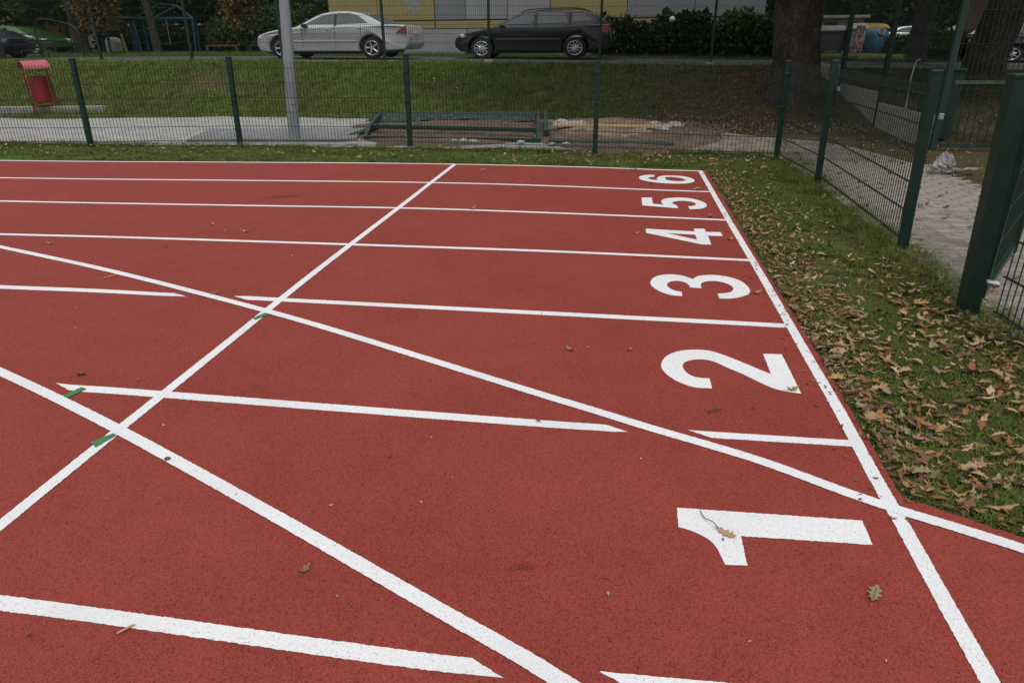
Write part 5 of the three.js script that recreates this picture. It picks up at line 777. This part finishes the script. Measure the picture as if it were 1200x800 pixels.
// single leaves lying on the track
const trackLeaves = [
  [0.79, -1.65, 0.74, 0, 7, 1.1, 'grey-brown lobed oak leaf lying between numeral 1 and the end line'], [0.405, -1.868, 0.72, 0, 1, -0.6, 'brown oak leaf with a long stalk lying on numeral 1'], [-0.87, -1.52, 0.5, 1, 0, 1.1, 'small curled brown leaf between the near slanting line and the nearest lane line'],
  [-1.51, -1.18, 0.35, 4, 2, 0.2, 'crumpled brown scrap in the near corner below the nearest lane line'], [-0.19, -3.22, 0.62, 1, 3, 2.4, 'curled tan leaf in the middle of lane 2'], [0.11, -3.26, 0.45, 1, 0, 0.7, 'small curled brown leaf in lane 2 close before numeral 2'], [-0.27, -2.49, 0.38, 4, 2, 0.1, 'dark scrap lying on the line between lanes 1 and 2'],
  [-2.46, -3.78, 0.65, 4, 3, 0.4, 'curled leaf above the upper slanting line by the line gap'], [-4.39, -4.71, 0.7, 1, 5, 0.3, 'pale leaf between the far slanting line and the lane line'], [-3.02, -5.23, 0.85, 1, 5, 0, 'pale flat leaf, biggest of the group in lane 4'], [-3.19, -5.2, 0.5, 4, 3, 1, 'small curled leaf next to the pale flat one in lane 4'], [-3.42, -5.42, 0.55, 1, 5, 2, 'leaf behind the others of the group in lane 4'], [-3.41, -4.73, 0.45, 4, 4, 0.5, 'dark curled leaf below the group in lane 4'],
  [0.89, -4.21, 0.8, 1, 3, 0.3, 'tan leaf at the rounded end of numeral 3'], [0.83, -2.915, 0.7, 1, 8, 0.25, 'yellow-brown leaf on the foot of numeral 2'], [0.9, -5.45, 0.75, 3, 8, 0.8, 'orange leaf beside numeral 4'], [0.83, -6.2, 0.8, 3, 6, 1.5, 'brown leaf on the line above numeral 4'], [0.83, -7.32, 0.95, 2, 3, 0.1, 'tan leaf on the line between numerals 5 and 6'],
  [-1.59, -8.23, 0.95, 1, 5, 0.2, 'pale leaf in the outermost lane right of the crossing line'], [-1.3, -6.24, 0.9, 4, 3, 1.1, 'tan leaf standing on the line between lanes 4 and 5'], [-0.91, -7.81, 0.7, 3, 2, 0.6, 'brown leaf in the outermost lane left of its numeral'], [0.2, -8.42, 1.0, 1, 3, 0.4, 'tan leaf on the outer edge line near numeral 6'], [-2.18, -2.62, 0.3, 4, 8, 0.7, 'tiny olive leaf scrap beside the crossing line above the inner line'], [0.18, -5.54, 0.5, 1, 5, 0.5, 'pale leaf scrap to the left of numeral 4'], [0.27, -5.95, 0.4, 1, 5, 2.5, 'pale leaf scrap above the left tip of numeral 4'], [0.37, -7.6, 0.7, 4, 2, 1.2, 'dark leaf below the left bowl of numeral 6'],
];
for (const [x, z, s, g, c, a, label] of trackLeaves) {
  const t = thing('fallen_leaf', label, 'leaf', [x, 0.0045, z], a, 'leaves lying on the track'), b = part('blade', leafGeos[g], leafMats[c], t); b.scale.setScalar(s);
  if (label.includes('long stalk')) part('stalk', tube([[-0.026, 0.006, 0], [-0.05, 0.01, -0.012], [-0.085, 0.004, -0.02], [-0.115, 0.003, -0.045]], 0.0016, 12, 5), leafMats[4], t);
  else part('midrib', tube([[-0.035 * s, 0.008, 0], [0, 0.006, 0], [0.035 * s, 0.008, 0]], 0.0008, 6, 4), leafMats[2], t);
}
{
  const tw = thing('twig', 'short pale twig lying against the nearest lane line', 'twig', [-1.26, 0.006, -1.235], 0.9); tw.scale.setScalar(0.62); part('wood', tube([[-0.03, 0, 0], [0, 0.004, 0.004], [0.03, 0.002, 0]], 0.005, 10, 6), mat({ color: lin(0.4, 0.3, 0.22) }), tw); part('broken_end', tube([[0.03, 0.002, 0], [0.036, 0.006, 0.006], [0.04, 0.007, 0.012]], 0.003, 4, 5), leafMats[3], tw);
  const t2 = thing('twig', 'dark forked twig lying below numeral 2', 'twig', [0.46, 0.011, -2.67], 0.6); part('wood', tube([[-0.03, 0, 0], [0, 0.005, 0], [0.035, 0.002, 0.01]], 0.0035, 10, 6), leafMats[4], t2); part('fork', tube([[0.005, 0.004, 0], [0.02, 0.006, -0.018], [0.03, 0.004, -0.02]], 0.0025, 6, 5), leafMats[4], t2);
  const nuts = [[-2.49, -2.64, 'brown acorn above the tip of the inner lane line', 1], [-1.64, -2.02, 'pair of dark crumbs on the near slanting line', 0.7]];
  for (const [x, z, label, s] of nuts) { const n = thing('acorn', label, 'acorn', [x, 0.011 * s, z], 0.5); part('nut', new THREE.SphereGeometry(0.011, 12, 10).scale(1.4, 1, 1).scale(s, s, s), leafMats[2], n); part('cup', new THREE.SphereGeometry(0.0115, 12, 8, 0, 6.28, 0, 1.3).rotateZ(1.57).scale(1.1, 1, 1).translate(-0.006 * s, 0, 0).scale(s, s, s), leafMats[4], n); }
}

scene.traverse((o) => { if (o.isMesh) { o.castShadow = true; o.receiveShadow = true; } });
renderer.render(scene, camera);
